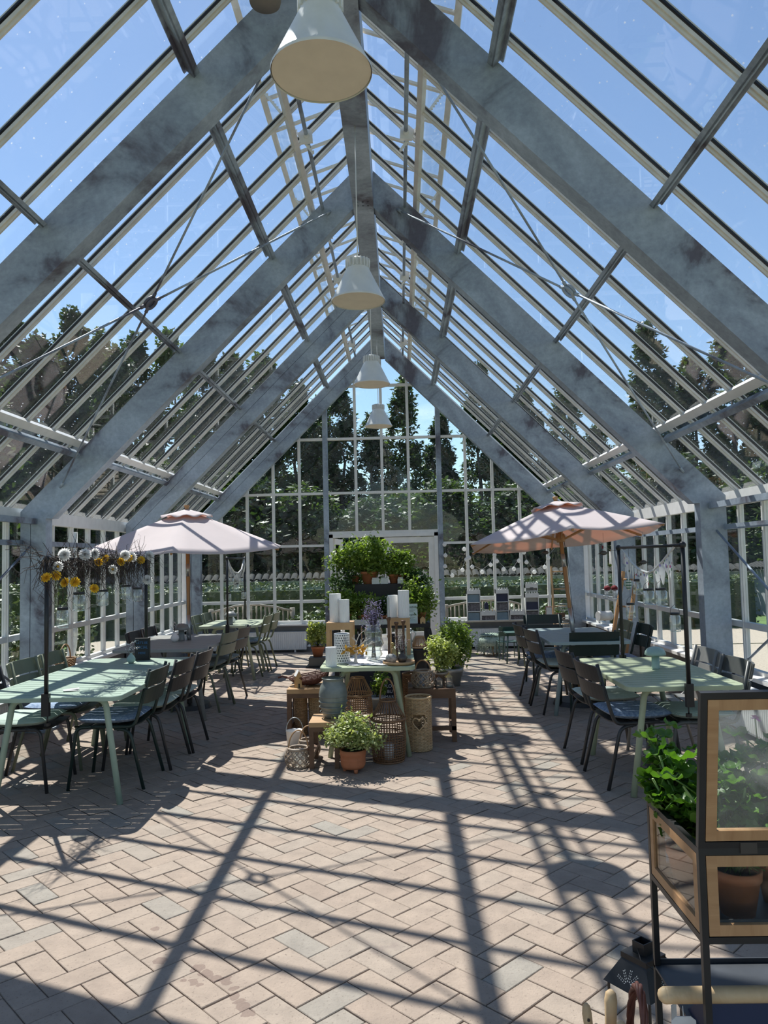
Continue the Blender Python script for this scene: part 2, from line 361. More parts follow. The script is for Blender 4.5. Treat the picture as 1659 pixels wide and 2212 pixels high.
# roof
def build_roof():
    top = MB().beam((0, Y0, 5.72), (0, YB+.1, 5.72), .16, .05); r = top.build('ceiling', 'cream'); tag(r, 'pitched glass roof with cream glazing bars', kind='structure')
    for s in (-1, 1):
        nrm = Vector((s, 0, 1)).normalized()
        P = lambda u, y, k=5.65: Vector((s*u, y, k-u))
        # glazing bars: one shared mesh
        mb = MB(); a, b = P(3.5, 0), P(.06, 0)
        mb.beam(a, b, .030, .018, nrm); mb.beam(a-nrm*.017, b-nrm*.017, .013, .018, nrm); mb.beam(a+nrm*.034, b+nrm*.034, .030, .008, nrm); gk = MB(); gk.beam(a+nrm*.0245, b+nrm*.0245, .033, .011, nrm); gkm = gk.mesh('gasket'); gkm.materials.append(M['black'])
        bm_ = mb.mesh('glazing_bar'); bm_.materials.append(M['cream'])
        for y in YK: link('gasket', gkm, None, link('glazing_bar', bm_, None, r, (0, y, 0)))
        # panes
        def panemesh(u0, u1, k, k2=None):
            k2 = k if k2 is None else k2; m = MB(); hw = MOD/2-.012
            p = [P(u0, -hw, k), P(u0, hw, k), P(u1, hw, k2), P(u1, -hw, k2)]; p2 = [q+nrm*.005 for q in p]
            m.add(p+p2, [(0, 1, 2, 3), (7, 6, 5, 4), (0, 4, 5, 1), (1, 5, 6, 2), (2, 6, 7, 3), (3, 7, 4, 0)]); me = m.mesh('roof_pane'); me.materials.append(M['roofpane']); return me
        pm1, pm2 = panemesh(3.55, 2.84, 5.675), panemesh(2.89, .50, 5.69, 5.675)
        for i in range(len(YK)-1):
            yc = (YK[i]+YK[i+1])/2
            for pm in (pm1, pm2): link('roof_pane', pm, None, r, (0, yc, 0))
        # purlins between frames
        for j in range(len(YF)-1):
            y0, y1 = YF[j]+FD, YF[j+1]
            for u, w, h in ((.965, .062, .075), (1.895, .05, .06)):
                m = MB(); c0, c1 = P(u, y0, 5.60), P(u, y1, 5.60)
                m.beam(c0-nrm*h/2, c1-nrm*h/2, w*.28, h, nrm)
                m.beam(c0-nrm*.006, c1-nrm*.006, w, .012, nrm); tn = Vector((-s, 0, 1)).normalized()
                m.beam(c0-nrm*(h-.006)+tn*w*.3, c1-nrm*(h-.006)+tn*w*.3, w*.7, .012, nrm)
                m.build('purlin', 'galv', r)
            m = MB(); c0, c1 = P(2.879, y0, 5.565), P(2.879, y1, 5.565); m.beam(c0, c1, .05, .07, nrm); m.build('purlin', 'galv', r)
        m = MB(); m.beam(P(2.84, Y0, 5.63), P(2.84, YB, 5.63), .075, .05, nrm); m.build('lap_bar', 'white', r)
        # ridge vent: opening bar, shaft, pinions and open flap
        m = MB(); m.beam(P(.525, Y0, 5.63), P(.525, YB, 5.63), .05, .045, nrm); m.build('vent_curb', 'cream', r)
        fl_a, fl_b = Vector((s*.03, 0, 5.80)), Vector((s*.795, 0, 5.535)); fd = (fl_b-fl_a).normalized(); fn = Vector((-fd.z*s, 0, fd.x*s)) if True else None
        if fn.z < 0: fn = -fn
        m = MB(); m.beam(fl_b+Vector((0, Y0, 0)), fl_b+Vector((0, YB, 0)), .05, .03, fn); m.build('vent_rail', 'cream', r)
        m = MB(); m.beam(fl_a, fl_b, .03, .022, fn); vm = m.mesh('vent_bar'); vm.materials.append(M['cream'])
        m = MB(); hw = MOD/2-.012; q = [fl_a+Vector((0, -hw, .008)), fl_a+Vector((0, hw, .008)), fl_b+Vector((0, hw, .008)), fl_b+Vector((0, -hw, .008))]; q2 = [p+fn*.005 for p in q]
        m.add(q+q2, [(0, 1, 2, 3), (7, 6, 5, 4), (0, 4, 5, 1), (1, 5, 6, 2), (2, 6, 7, 3), (3, 7, 4, 0)]); vp = m.mesh('vent_pane'); vp.materials.append(M['roofpane'])
        for i in range(len(YK)):
            link('vent_bar', vm, None, r, (0, YK[i], 0))
            if i < len(YK)-1: link('vent_pane', vp, None, r, (0, YK[i]+MOD/2, 0))
        m = MB(); m.tube([(s*.41, Y0, 5.09), (s*.41, 13.0, 5.09)], .017, 10); m.build('vent_shaft', 'galv', r)
        m = MB(); pts = [(-.05, -.05), (.05, -.06), (.07, .02), (.02, .065), (-.045, .045)]
        m.prism(pts if s > 0 else list(reversed(pts)), lambda u, v: Vector((s*u, -.016, v)), lambda u, v: Vector((s*u, .016, v)))
        m.tube([(0, -.05, 0), (0, .05, 0)], .026, 12)
        rk0, rk1 = Vector((s*-.05, .03, -.13)), Vector((s*.36, .03, .42))
        m.beam(rk0, rk1, .016, .02, (0, 1, 0)); d = (rk1-rk0)
        for t in range(24):
            c = rk0+d*(t+.5)/24+Vector((-d.z*s, 0, d.x*s)).normalized()*-.012*s; m.box(c, (.01, .014, .01))
        pmn = m.mesh('rack_and_pinion'); pmn.materials.append(M['rad'])
        for y in (6.1, 8.0, 6.1-2.89*.52, 9.3, 10.9, 12.2, 3.2, 1.8): link('rack_and_pinion', pmn, None, r, (s*.41, y, 5.09))
    # cross braces between the first two frames, both slopes
    for s in (-1, 1):
        m = MB(); rg = Vector((s*1.665, 5.95, 3.675)); cs = [(s*.32, 7.42, 5.07), (s*3.05, 7.42, 2.352), (s*.32, 4.63, 5.07), (s*3.05, 4.63, 2.352)]
        ends = []
        for c in cs:
            c = Vector(c); d = (c-rg).normalized(); st = rg+d*.05; m.tube([st, c], .009, 8); m.tube([st, st+d*.05], .014, 8); m.tube([c-d*.10, c-d*.02], .014, 8)
        m.build('brace_rod', 'galv', r)
        m = MB(); ta, tb = Vector((0, 1, 0)), Vector((s, 0, -1)).normalized(); nn = Vector((s, 0, 1)).normalized()
        for o in (-.012, .012):
            m.tube([rg+nn*o+(ta*math.cos(t)+tb*math.sin(t))*.05 for t in [2*PI*k/24 for k in range(24)]], .013, 8, closed=True)
        m.build('brace_ring', 'galv', r)
build_roof()
mo = thing('vent_motor', 'dark grey round motor housing hanging under the near roof frame, top edge', 'motor', (-.43, 4.25, 4.87))
MB().lathe([(.0, -.03), (.088, -.03), (.093, -.01), (.093, .12), (.08, .14), (0, .14)], 28).build('housing', paint('motor_grey', (.16, .145, .13), .5), mo)
MB().tube([(0, 0, .13), (0, 0, .24)], .02).build('bracket', 'galv', mo)
# side walls
def build_side(s, name):
    X = 3.5
    w_ = MB().mm((s*3.46, Y0, 0), (s*3.62, YB+.12, .44)).build('wall_'+name, 'plaster'); tag(w_, 'low rendered wall with white framed glazing on the %s side' % name, kind='structure')
    bx = lambda a, b, nm, mat: MB().mm(a, b).build(nm, mat, w_)
    bx((s*3.36, Y0, .44), (s*3.62, YB, .475), 'sill', 'white')
    bx((s*3.47, Y0, .475), (s*3.53, YB, .51), 'bottom_rail', 'white')
    bx((s*3.475, Y0, .875), (s*3.535, YB, .93), 'transom', 'white')
    bx((s*3.455, Y0, 2.03), (s*3.535, YB, 2.165), 'fascia', 'white')
    mb = MB().mm((s*3.485, -.020, .5), (s*3.525, .020, 2.04)); mb.mm((s*3.47, -.010, .5), (s*3.485, .010, 2.04)); mm_ = mb.mesh('mullion'); mm_.materials.append(M['white'])
    for y in YK: link('mullion', mm_, None, w_, (0, y, 0))
    hw = MOD/2-.02
    pms = []
    for z0, z1 in ((.51, .875), (.93, 2.03)):
        m = MB().mm((s*3.503, -hw, z0), (s*3.509, hw, z1)); me = m.mesh('pane'); me.materials.append(M['pane']); pms.append(me)
    for i in range(len(YK)-1):
        for me in pms: link('pane', me, None, w_, (0, (YK[i]+YK[i+1])/2, 0))
    for j in range(len(YF)-1):
        m = MB().mm((s*3.40, YF[j]+FD, 1.80), (s*3.445, YF[j+1], 1.85)); m.build('rail', 'galv', w_)
    # wind bracing of the near bay
    MB().mm((s*3.26, YF[2]-.1, 2.005), (s*3.32, YF[3]-.005, 2.06)).build('brace_tube', 'galv', w_)
    m = MB(); m.tube([(s*3.33, 7.42, 1.80), (s*3.33, 4.66, .32)], .011); m.tube([(s*3.31, 7.42, .32), (s*3.31, 4.66, 1.80)], .011); m.build('brace_rod', 'galv', w_)
    MB().mm((s*3.45, YB-.1, .5), (s*3.55, YB+.03, 2.1)).build('corner_post', 'white', w_)
    return w_
WL = build_side(-1, 'left'); WR = build_side(1, 'right')
# gable
def build_gable():
    wb = MB(); wb.mm((-3.62, YB-.02, 0), (-1.05, YB+.12, .46)); wb.mm((1.05, YB-.02, 0), (3.62, YB+.12, .46))
    w_ = wb.build('wall_back', 'plaster'); tag(w_, 'glazed gable wall with white bars and two grey posts', kind='structure')
    K = 5.62
    def roofz(x): return K-abs(x)-.04
    for s in (-1, 1): MB().mm((s*.96, YB-.06, 0), (s*1.046, YB+.05, roofz(1.0))).build('post', 'galv', w_)
    ms, md = .467, 1.003
    xs = [0, ms, -ms]+[s*(md+ms*k) for k in range(1, 6) for s in (-1, 1)]
    for x in xs:
        z0 = 2.055 if abs(x) < .9 else .48
        MB().mm((x-.024, YB-.03, z0), (x+.024, YB+.03, roofz(x))).mm((x-.01, YB-.045, z0), (x+.01, YB-.03, roofz(x))).build('mullion', 'white', w_)
    def bar(z, x0, x1, h=.042, nm='transom'): MB().mm((x0, YB-.035, z-h/2), (x1, YB+.035, z+h/2)).build(nm, 'white', w_)
    hz = {4.67: (-.91, .91), 3.725: (-1.85, 1.85), 2.76: (-2.82, 2.82)}
    for z, (a, b) in hz.items():
        for p, q in ((a, -1.046), (-.96, .96), (1.046, b)) if z < 4.6 else ((a, b),): bar(z, p, q)
    bar(2.055, -.96, .96, .055)
    for s in (-1, 1):
        a, b = sorted((s*1.046, s*3.45)); bar(1.841, a, b); bar(.868, a, b, .05)
        MB().mm((a, YB-.12, .455), (b, YB+.1, .485)).build('sill', 'white', w_)
        bar(.51, a, b, .05)
    cols = sorted([-3.45, 3.45, -1.003, 1.003]+xs); rows = [.53, .868, 1.841, 2.76, 3.725, 4.67, 5.7]
    for i in range(len(cols)-1):
        for j in range(len(rows)-1):
            a, b, z0, z1 = cols[i]+.024, cols[i+1]-.024, rows[j]+.02, rows[j+1]-.02
            mid = (a+b)/2
            if abs(mid) < 1:
                if z1 < 2: continue
                if z0 < 2: z0 = 2.075
            p = clip(clip([(a, z0), (b, z0), (b, z1), (a, z1)], 1, 1, K-.03), -1, 1, K-.03)
            if len(p) < 3: continue
            MB().prism(p, lambda u, v: Vector((u, YB-.003, v)), lambda u, v: Vector((u, YB+.003, v))).build('pane', 'backpane', w_)
    for s in (-1, 1):
        m = MB(); m.beam((s*3.5, YB, K-3.5), (0, YB, K), .08, .05, Vector((s, 0, 1)).normalized()); m.build('verge_bar', 'white', w_)
    # double door
    d = tag(bpy.data.objects.new('door_1', None), 'white glazed double door behind the plants, left leaf open', kind='structure'); C.objects.link(d); d.location = (0, YB, 0)
    MB().mm((-.955, -.05, 0), (-.89, .05, 2.03)).mm((.89, -.05, 0), (.955, .05, 2.03)).mm((-.955, -.05, 1.97), (.955, .05, 2.03)).build('door_frame', 'white', d)
    def leaf(nm):
        e = bpy.data.objects.new(nm, None)
        e = MB().mm((0, -.025, .02), (.1, .025, 1.96)).mm((.78, -.025, .02), (.88, .025, 1.96)).mm((.1, -.025, 1.86), (.78, .025, 1.96)).mm((.1, -.025, .02), (.78, .025, .3)).build(nm, 'white', d)
        MB().mm((.1, -.003, .3), (.78, .003, 1.86)).build('door_pane', 'pane', e)
        MB().tube(arc([(.83, -.03, 1.0), (.83, -.07, 1.0), (.72, -.07, 1.0)], 4, .02), .009).build('handle', 'galv', e)
        return e
    L = leaf('door_leaf'); L.location = (-.89, 0, 0); L.rotation_euler = (0, 0, PI*.47)
    R_ = leaf('door_leaf'); R_.location = (.89, 0, 0); R_.rotation_euler = (0, 0, PI)
build_gable()
# pendant lamps
def pendant(i, y, label):
    t = thing('pendant_lamp', label, 'lamp', (0, y, 3.62), 0, 'white pendant lamps under the ridge')
    sh = MB().lathe([(.2115, 0), (.2115, .012), (.205, .02), (.088, .262), (.088, .27), (.05, .275)], 40).build('shade', 'lampw', t)
    MB().lathe([(.207, .006), (.0, .0065)], 40).build('diffuser', 'lampin', t)
    m = MB(); m.lathe([(.082, .262), (.082, .325), (.06, .345), (0, .345)], 24)
    for k in range(20): a = 2*PI*k/20; m.box((.086*math.cos(a), .086*math.sin(a), .30), (.022, .008, .07), Matrix.Rotation(a, 3, 'Z'))
    m.build('heat_sink', 'lampw', t)
    MB().tube([(0, 0, .34), (0, 0, 1.43)], .005, 6).build('cord', 'lampw', t)
for i, (y, lb) in enumerate(((3.06, 'largest white cone pendant lamp, nearest, at the top of the photo'), (5.9, 'second white cone pendant lamp from the camera, under the ridge beam'),
                             (8.8, 'third white cone pendant lamp from the camera, in front of the gable'), (11.65, 'smallest white cone pendant lamp, farthest and lowest in the photo'))): pendant(i, y, lb)
# radiators
def radiator(L, H, label, loc, rz):
    t = thing('radiator', label, 'radiator', loc, rz, 'white panel radiators')
    MB().mm((-L/2, -.05, 0), (L/2, .05, H)).build('body', 'rad', t)
    m = MB(); n = int(L/.036)
    for k in range(n): x = -L/2+.03+k*(L-.06)/(n-1); m.mm((x-.011, -.058, .02), (x+.011, -.05, H-.02))
    tag(m.build('flutes', 'rad', t), kind=None)
    m = MB(); m.mm((-L/2, -.06, H), (L/2, .055, H+.006)); m.build('grille', 'rad', t)
    m = MB(); m.tube([(L/2, 0, .05), (L/2+.05, 0, .05), (L/2+.05, .05, .05)], .009); m.ball((L/2+.05, -.03, .06), .026, 10, (1, 1.3, 1)); m.build('valve', 'rad', t)
    for a in (-L/2+.2, L/2-.2): MB().mm((a-.015, -.02, -loc[2]), (a+.015, .02, .01)).build('foot', 'rad', t)
radiator(1.85, .30, 'long white radiator below the left gable windows', (-2.30, YB-.1, .05), 0)
radiator(1.85, .30, 'long white radiator below the castle shelves at right gable', (2.28, YB-.1, .04), 0)
radiator(2.4, .36, 'white radiator along the right wall behind the cold frame', (3.24, 5.9, .05), -PI/2)
radiator(2.4, .36, 'white radiator along the left wall at the photo edge', (-3.24, 5.6, .05), PI/2)
# ------------------------------------------------------------------ furniture
for nm, c in dict(mint=(.31, .41, .33), sage=(.37, .42, .28), greyt=(.30, .31, .29), pale=(.40, .45, .32), bluegrey=(.30, .38, .38), darkgreen=(.012, .028, .024), charcoal=(.032, .032, .033),
                  olive=(.17, .19, .13), slate=(.085, .09, .085), moss=(.15, .17, .10), kidgreen=(.05, .10, .08), grey=(.20, .20, .19)).items():
    M[nm] = paint('powder_coat_'+nm, c, .42, var=.06)
def stripe(name, c1, c2, scale, ax=0):
    m, n, b = _new(name); c = N(n, 'TexCoord'); wv = N(n, 'TexWave'); wv.bands_direction = 'XYZ'[ax]; wv.inputs['Scale'].default_value = scale
    n.links.new(c.outputs['Object'], wv.inputs['Vector']); n.links.new(ramp(n, wv.outputs['Fac'], [(.35, c1), (.65, c2)]), b.inputs['Base Color'])
    b.inputs['Roughness'].default_value = .9; bump(n, b, wv.outputs['Fac'], .4, .006); return m
M['c_blue'] = cloth('blue_patterned_cushion', (.16, .24, .40), 0, (.36, .45, .58), 55)
M['c_mint'] = stripe('mint_corded_cushion', (.37, .47, .41), (.50, .60, .53), 30)
M['c_pale'] = cloth('pale_mint_cushion', (.52, .60, .55), 0, (.60, .68, .62), 30)
M['c_grey'] = cloth('grey_green_cushion', (.22, .26, .25), 0, (.28, .32, .30), 30)
def slat(mb, x0, x1, y, z, d, h, bow=.0, n=8, tilt=0, r=None):
    """curved horizontal slat with thickness d, height h along a tilted back"""
    v = []; f = []
    for i in range(n+1):
        t = i/n*2-1; x = x0+(x1-x0)*i/n; yy = y-bow*(1-t*t); sh = h*(1-.10*(abs(t) > .93))
        for dz, dy in ((-sh/2, -d/2), (-sh/2, d/2), (sh/2, d/2), (sh/2, -d/2)): v.append((x, yy+dy-dz*math.sin(tilt), z+dz*math.cos(tilt)))
    for i in range(n): f += [(i*4+k, (i+1)*4+k, (i+1)*4+(k+1) % 4, i*4+(k+1) % 4) for k in range(4)]
    f += [(0, 1, 2, 3), (n*4+3, n*4+2, n*4+1, n*4)]
    mb.add(v, f); return mb
def make_chair():
    t = thing('garden_chair', 'x', 'chair')
    for s in (-1, 1):
        pts = arc([(s*.205, -.315, .84), (s*.215, -.235, .52), (s*.22, -.205, .435), (s*.22, .175, .44)], 5, .07)
        MB().tube(pts, .0125, 8).build('side_rail', 'charcoal', t)
        MB().tube(arc([(s*.22, .10, .44), (s*.222, .205, .437), (s*.235, .26, .0)], 6, .09), .0125, 8).build('leg', 'charcoal', t)
        MB().tube(arc([(s*.21, -.06, .425), (s*.222, -.175, .41), (s*.24, -.28, .0)], 5, .07), .0125, 8).build('leg', 'charcoal', t)
    slat(MB(), -.245, .245, -.318, .775, .014, .115, .035, 10, .24).build('back_slat', 'charcoal', t)
    slat(MB(), -.245, .245, -.288, .650, .014, .115, .035, 10, .24).build('back_slat', 'charcoal', t)
    for k in range(5):
        y = -.165+k*.088; z = .452-.012*math.sin(PI*(k+.3)/5)
        m = MB()
        for i in range(6):
            a, b = -.22+.44*i/6, -.22+.44*(i+1)/6; fa = lambda x: z-.018*(1-(x/.22)**2)
            m.add([(a, y-.037, fa(a)), (b, y-.037, fa(b)), (b, y+.037, fa(b)), (a, y+.037, fa(a)), (a, y-.037, fa(a)-.008), (b, y-.037, fa(b)-.008), (b, y+.037, fa(b)-.008), (a, y+.037, fa(a)-.008)],
                  [(0, 1, 2, 3), (7, 6, 5, 4), (0, 4, 5, 1), (2, 6, 7, 3)])
        m.build('seat_slat', 'charcoal', t)
    MB().tube([(-.22, -.09, .415), (.22, -.09, .415)], .009, 6).build('crossbar', 'charcoal', t)
    return t
def make_cushion():
    m = MB(); n = 14; v = []; f = []
    for sgn in (1, -1):
        for i in range(n+1):
            for j in range(n+1):
                a, b = i/n*2-1, j/n*2-1
                ra = a*math.sqrt(1-b*b*.10); rb_ = b*math.sqrt(1-a*a*.10)
                e = max(0, (1-a**6)*(1-b**6))**.5
                tuft = .006*math.exp(-((abs(a)-.45)**2+(abs(b)-.45)**2)*60)
                z = sgn*(.029*e)-(tuft*sgn); v.append((ra*.226, rb_*.22, z+.032+.010*b*b))
    q = n+1; off = q*q
    for i in range(n):
        for j in range(n):
            k = i*q+j; f.append((k, k+q, k+q+1, k+1)); f.append((off+k, off+k+1, off+k+q+1, off+k+q))
    m.add(v, f, True); me = m.mesh('seat_cushion'); me.materials.append(M['c_mint']); return me
CH = make_chair(); CU = make_cushion(); _first = [True]
def chair(x, y, rz, mat, label, cush=None, clabel=None, group='slatted metal garden chairs', sc=1):
    global CH
    if _first[0]: o = CH; o.location = (x, y, 0); o.rotation_euler = (0, 0, rz); _first[0] = False
    else: o = dup(CH, (x, y, 0), rz)
    o['label'] = label; o['group'] = group
    if sc != 1: o.scale = (sc,)*3
    setmat(o, mat)
    if cush:
        c = bpy.data.objects.new('seat_cushion', CU); C.objects.link(c); c.location = (x, y, .449); c.rotation_euler = (0, 0, rz)
        d = Matrix.Rotation(rz, 3, 'Z') @ Vector((0, .0, 0)); c.location += d
        c.material_slots[0].link = 'OBJECT'; c.material_slots[0].material = M[cush]
        tag(c, clabel, 'cushion', 'seat cushions on the garden chairs')
    return o
Lf, Rt = PI/2, -PI/2      # facing left, facing right
chair(-1.86, 5.72, Lf+.02, 'darkgreen', 'dark green slatted chair, nearest on the aisle side of the mint table', 'c_blue', 'blue patterned seat cushion on the dark green chair nearest the aisle')
chair(-1.80, 6.22, Lf-.03, 'charcoal', 'middle charcoal chair on the aisle side of the mint table', 'c_pale', 'pale mint cushion on the middle charcoal chair beside the mint table')
chair(-1.77, 6.72, Lf, 'charcoal', 'third charcoal chair from the front, aisle side of the mint table', 'c_pale', 'puffy pale mint cushion on third charcoal chair at the mint table')
chair(-2.50, 5.66, Rt, 'charcoal', 'dark grey chair at the left photo edge, window side of mint table', 'c_mint', 'corded mint cushion on the dark chair at the left photo edge')
chair(-2.50, 6.24, Rt, 'olive', 'olive green chair beside the flower stand pole, window side of mint table', 'c_blue', 'blue patterned cushion half hidden under the mint table')
chair(-2.50, 6.75, Rt, 'olive', 'second olive chair on the window side of mint table, in front of basket')
chair(-1.92, 8.45, Lf-.12, 'olive', 'olive green chair on the aisle side of the grey table', 'c_grey', 'grey green cushion on the olive chair at the grey table')
chair(-1.88, 8.95, Lf-.10, 'charcoal', 'charcoal chair behind the olive one at the grey table', 'c_grey', 'grey green cushion on the charcoal chair behind the olive one')
chair(-2.42, 8.62, Rt, 'charcoal', 'charcoal chair at the window side of grey table, behind the chalkboard')
chair(-2.42, 9.12, Rt, 'charcoal', 'second charcoal chair at the window side of the grey table')
chair(-1.93, 10.85, Lf, 'moss', 'moss green chair, nearer one on the aisle side of far left table', 'c_blue', 'blue patterned cushion on the moss green chair at far left table')
chair(-1.90, 11.40, Lf, 'moss', 'moss green chair, farther one on the aisle side of far left table')
chair(-2.34, 10.95, Rt, 'olive', 'light olive chair, nearer one on the window side of far left table', 'c_pale', 'pale cushion on the light olive chair at far left table')
chair(-2.32, 11.45, Rt, 'olive', 'light olive chair, farther one on the window side of far left table')
chair(1.905, 5.55, Rt+.10, 'charcoal', 'charcoal chair nearest the camera on the aisle side of sage table', 'c_blue', 'blue patterned cushion on the charcoal chair nearest the cold frame')
chair(1.89, 6.20, Rt+.06, 'charcoal', 'second charcoal chair on the aisle side of the sage table', 'c_pale', 'pale mint cushion on the second charcoal chair at the sage table')
chair(2.33, 5.52, Lf, 'slate', 'dark grey chair nearest, window side of sage table, behind cold frame', 'c_mint', 'corded mint cushion behind the cold frame at the sage table')
chair(2.35, 6.10, Lf, 'grey', 'light grey chair on the window side of the sage table')
chair(2.17, 7.92, 0, 'darkgreen', 'dark green chair with its back to the camera between the right tables', 'c_blue', 'blue cushion on dark green chair between the right tables')
chair(1.93, 8.02, Rt+.1, 'charcoal', 'charcoal chair with pale cushion on the aisle side of bluish table', 'c_pale', 'pale mint cushion on the near charcoal chair at bluish table')
chair(1.90, 8.60, Rt+.05, 'charcoal', 'farther charcoal chair on the aisle side of bluish table', 'c_blue', 'blue grey cushion on the farther charcoal chair at bluish table')
chair(2.08, 9.52, PI, 'darkgreen', 'dark green chair at the far end of the bluish parasol table')
chair(2.50, 8.78, Lf, 'olive', 'olive chair on the window side of bluish table, beside the ladder', 'c_pale', 'pale cushion on the olive chair beside the ladder')
chair(2.55, 8.25, Lf, 'darkgreen', 'dark green chair on the window side of bluish table, behind bunting', 'c_blue', 'blue cushion on the dark green chair behind the bunting stand')
chair(1.90, 11.95, Rt+.35+PI*.4, 'kidgreen', 'small green child chair beside the fluffy stool', sc=.62)
chair(2.15, 11.25, PI*.05, 'moss', 'small olive child chair with its back to the camera', sc=.62)
def make_table(cx, y0, y1, w, mat, label, hole=None, H=.74):
    L = y1-y0; t = thing('slatted_table', label, 'table', (cx, (y0+y1)/2, 0), 0, 'slatted metal garden tables')
    r = .07; ring = []
    for sx, sy, a0 in ((1, 1, 0), (-1, 1, 90), (-1, -1, 180), (1, -1, 270)):
        for k in range(6):
            a = math.radians(a0+k*18); ring.append((sx*(w/2-r)+r*math.cos(a), sy*(L/2-r)+r*math.sin(a)))
    inn = []
    ri = .05; b = .03
    for sx, sy, a0 in ((1, 1, 0), (-1, 1, 90), (-1, -1, 180), (1, -1, 270)):
        for k in range(6):
            a = math.radians(a0+k*18); inn.append((sx*(w/2-b-ri)+ri*math.cos(a), sy*(L/2-b-ri)+ri*math.sin(a)))
    n = len(ring); v = [(x, y, H-.03) for x, y in ring]+[(x, y, H-.004) for x, y in ring]+[(x*.996, y*.996, H) for x, y in ring]+[(x, y, H) for x, y in inn]+[(x, y, H-.03) for x, y in inn]
    f = []
    for q in range(4): f += [(q*n+i, q*n+(i+1) % n, (q+1)*n+(i+1) % n, (q+1)*n+i) for i in range(n)]
    f += [(4*n+i, 4*n+(i+1) % n, (i+1) % n, i) for i in range(n)]
    MB().add(v, f).build('rim', mat, t)
    ns = max(6, int(L/.088)); p = (L-2*b)/ns
    m = MB().mm((-w/2+b-.004, -p/2+.006, H-.016), (w/2-b+.004, p/2-.006, H-.001)); sm = m.mesh('slat'); sm.materials.append(M[mat])
    for k in range(ns): link('slat', sm, None, t, (0, -L/2+b+p*(k+.5), 0))
    for sx in (-.22, .22): MB().mm((sx*w-.02, -L/2+.02, H-.035), (sx*w+.02, L/2-.02, H-.017)).build('rail', mat, t)
    for sx in (-1, 1):
        for sy in (-1, 1):
            fx, fy = sx*(w/2-.06), sy*(L/2-.20)
            MB().tube(arc([(sx*(w/2-.30), fy-sy*.02, H-.045), (sx*(w/2-.17), fy, H-.05), (fx, fy+sy*.03, .0)], 7, .11), .021, 10).build('leg', mat, t)
    return t
make_table(-2.05, 4.99, 6.99, .97, 'mint', 'long mint green slatted table under the flower garland, left front')
make_table(2.095, 4.97, 6.38, .76, 'sage', 'pale sage slatted table with mushroom lamp, right front')
make_table(-2.15, 7.62, 9.12, .96, 'greyt', 'grey slatted table under the left parasol')
make_table(-2.05, 10.2, 11.3, .78, 'pale', 'pale green slatted table at the far left by the gable')
make_table(2.13, 7.55, 9.0, .80, 'bluegrey', 'bluish grey slatted table under the right parasol')
make_table(0, 6.09, 7.5, .76, 'sage', 'sage green display table in the middle aisle covered with vases')
tk = thing('small_table', 'small green child table by the far right chairs', 'table', (1.95, 11.62, 0))
MB().mm((-.14, -.25, .44), (.14, .25, .46)).build('top', 'kidgreen', tk)
for a in (-1, 1):
    for b in (-1, 1): MB().tube([(a*.10, b*.2, .44), (a*.13, b*.23, 0)], .011).build('leg', 'kidgreen', tk)
# clamp-on stands
def stand(x, y0, y1, label, H=1.64):
    t = thing('clamp_stand', label, 'stand', (x, y0-.02, 0), 0, 'black clamp-on table stands'); d = y1-y0+.04
    for y, s in ((0, -1), (d, 1)):
        p = MB().tube([(0, y, .73), (0, y, H)], .014, 10).ball((0, y, H), .024, 10).build('pole', 'black', t)
        cl = MB(); yo = y+s*0.0
        cl.mm((-.024, yo-.016+s*.004, .62), (.024, yo+.016+s*.004, .765)); cl.build('clamp', 'black', t)
        MB().tube([(0, yo-s*.02, .56), (0, yo-s*.02, .63)], .005).cyl((0, yo-s*.02, .553), .02, .02, 10).build('clamp_screw', 'black', t)
    MB().tube([(0, 0, H), (0, d, H)], .012, 10).build('crossbar', 'black', t)
    return t
stand(-2.05, 5.02, 6.95, 'black clamp stand carrying the twig and flower garland over mint table')
stand(2.085, 4.94, 6.33, 'black clamp stand carrying the floral bunting over sage table')
stand(-2.03, 10.19, 11.31, 'black clamp stand with knotted hanging over the far left table')
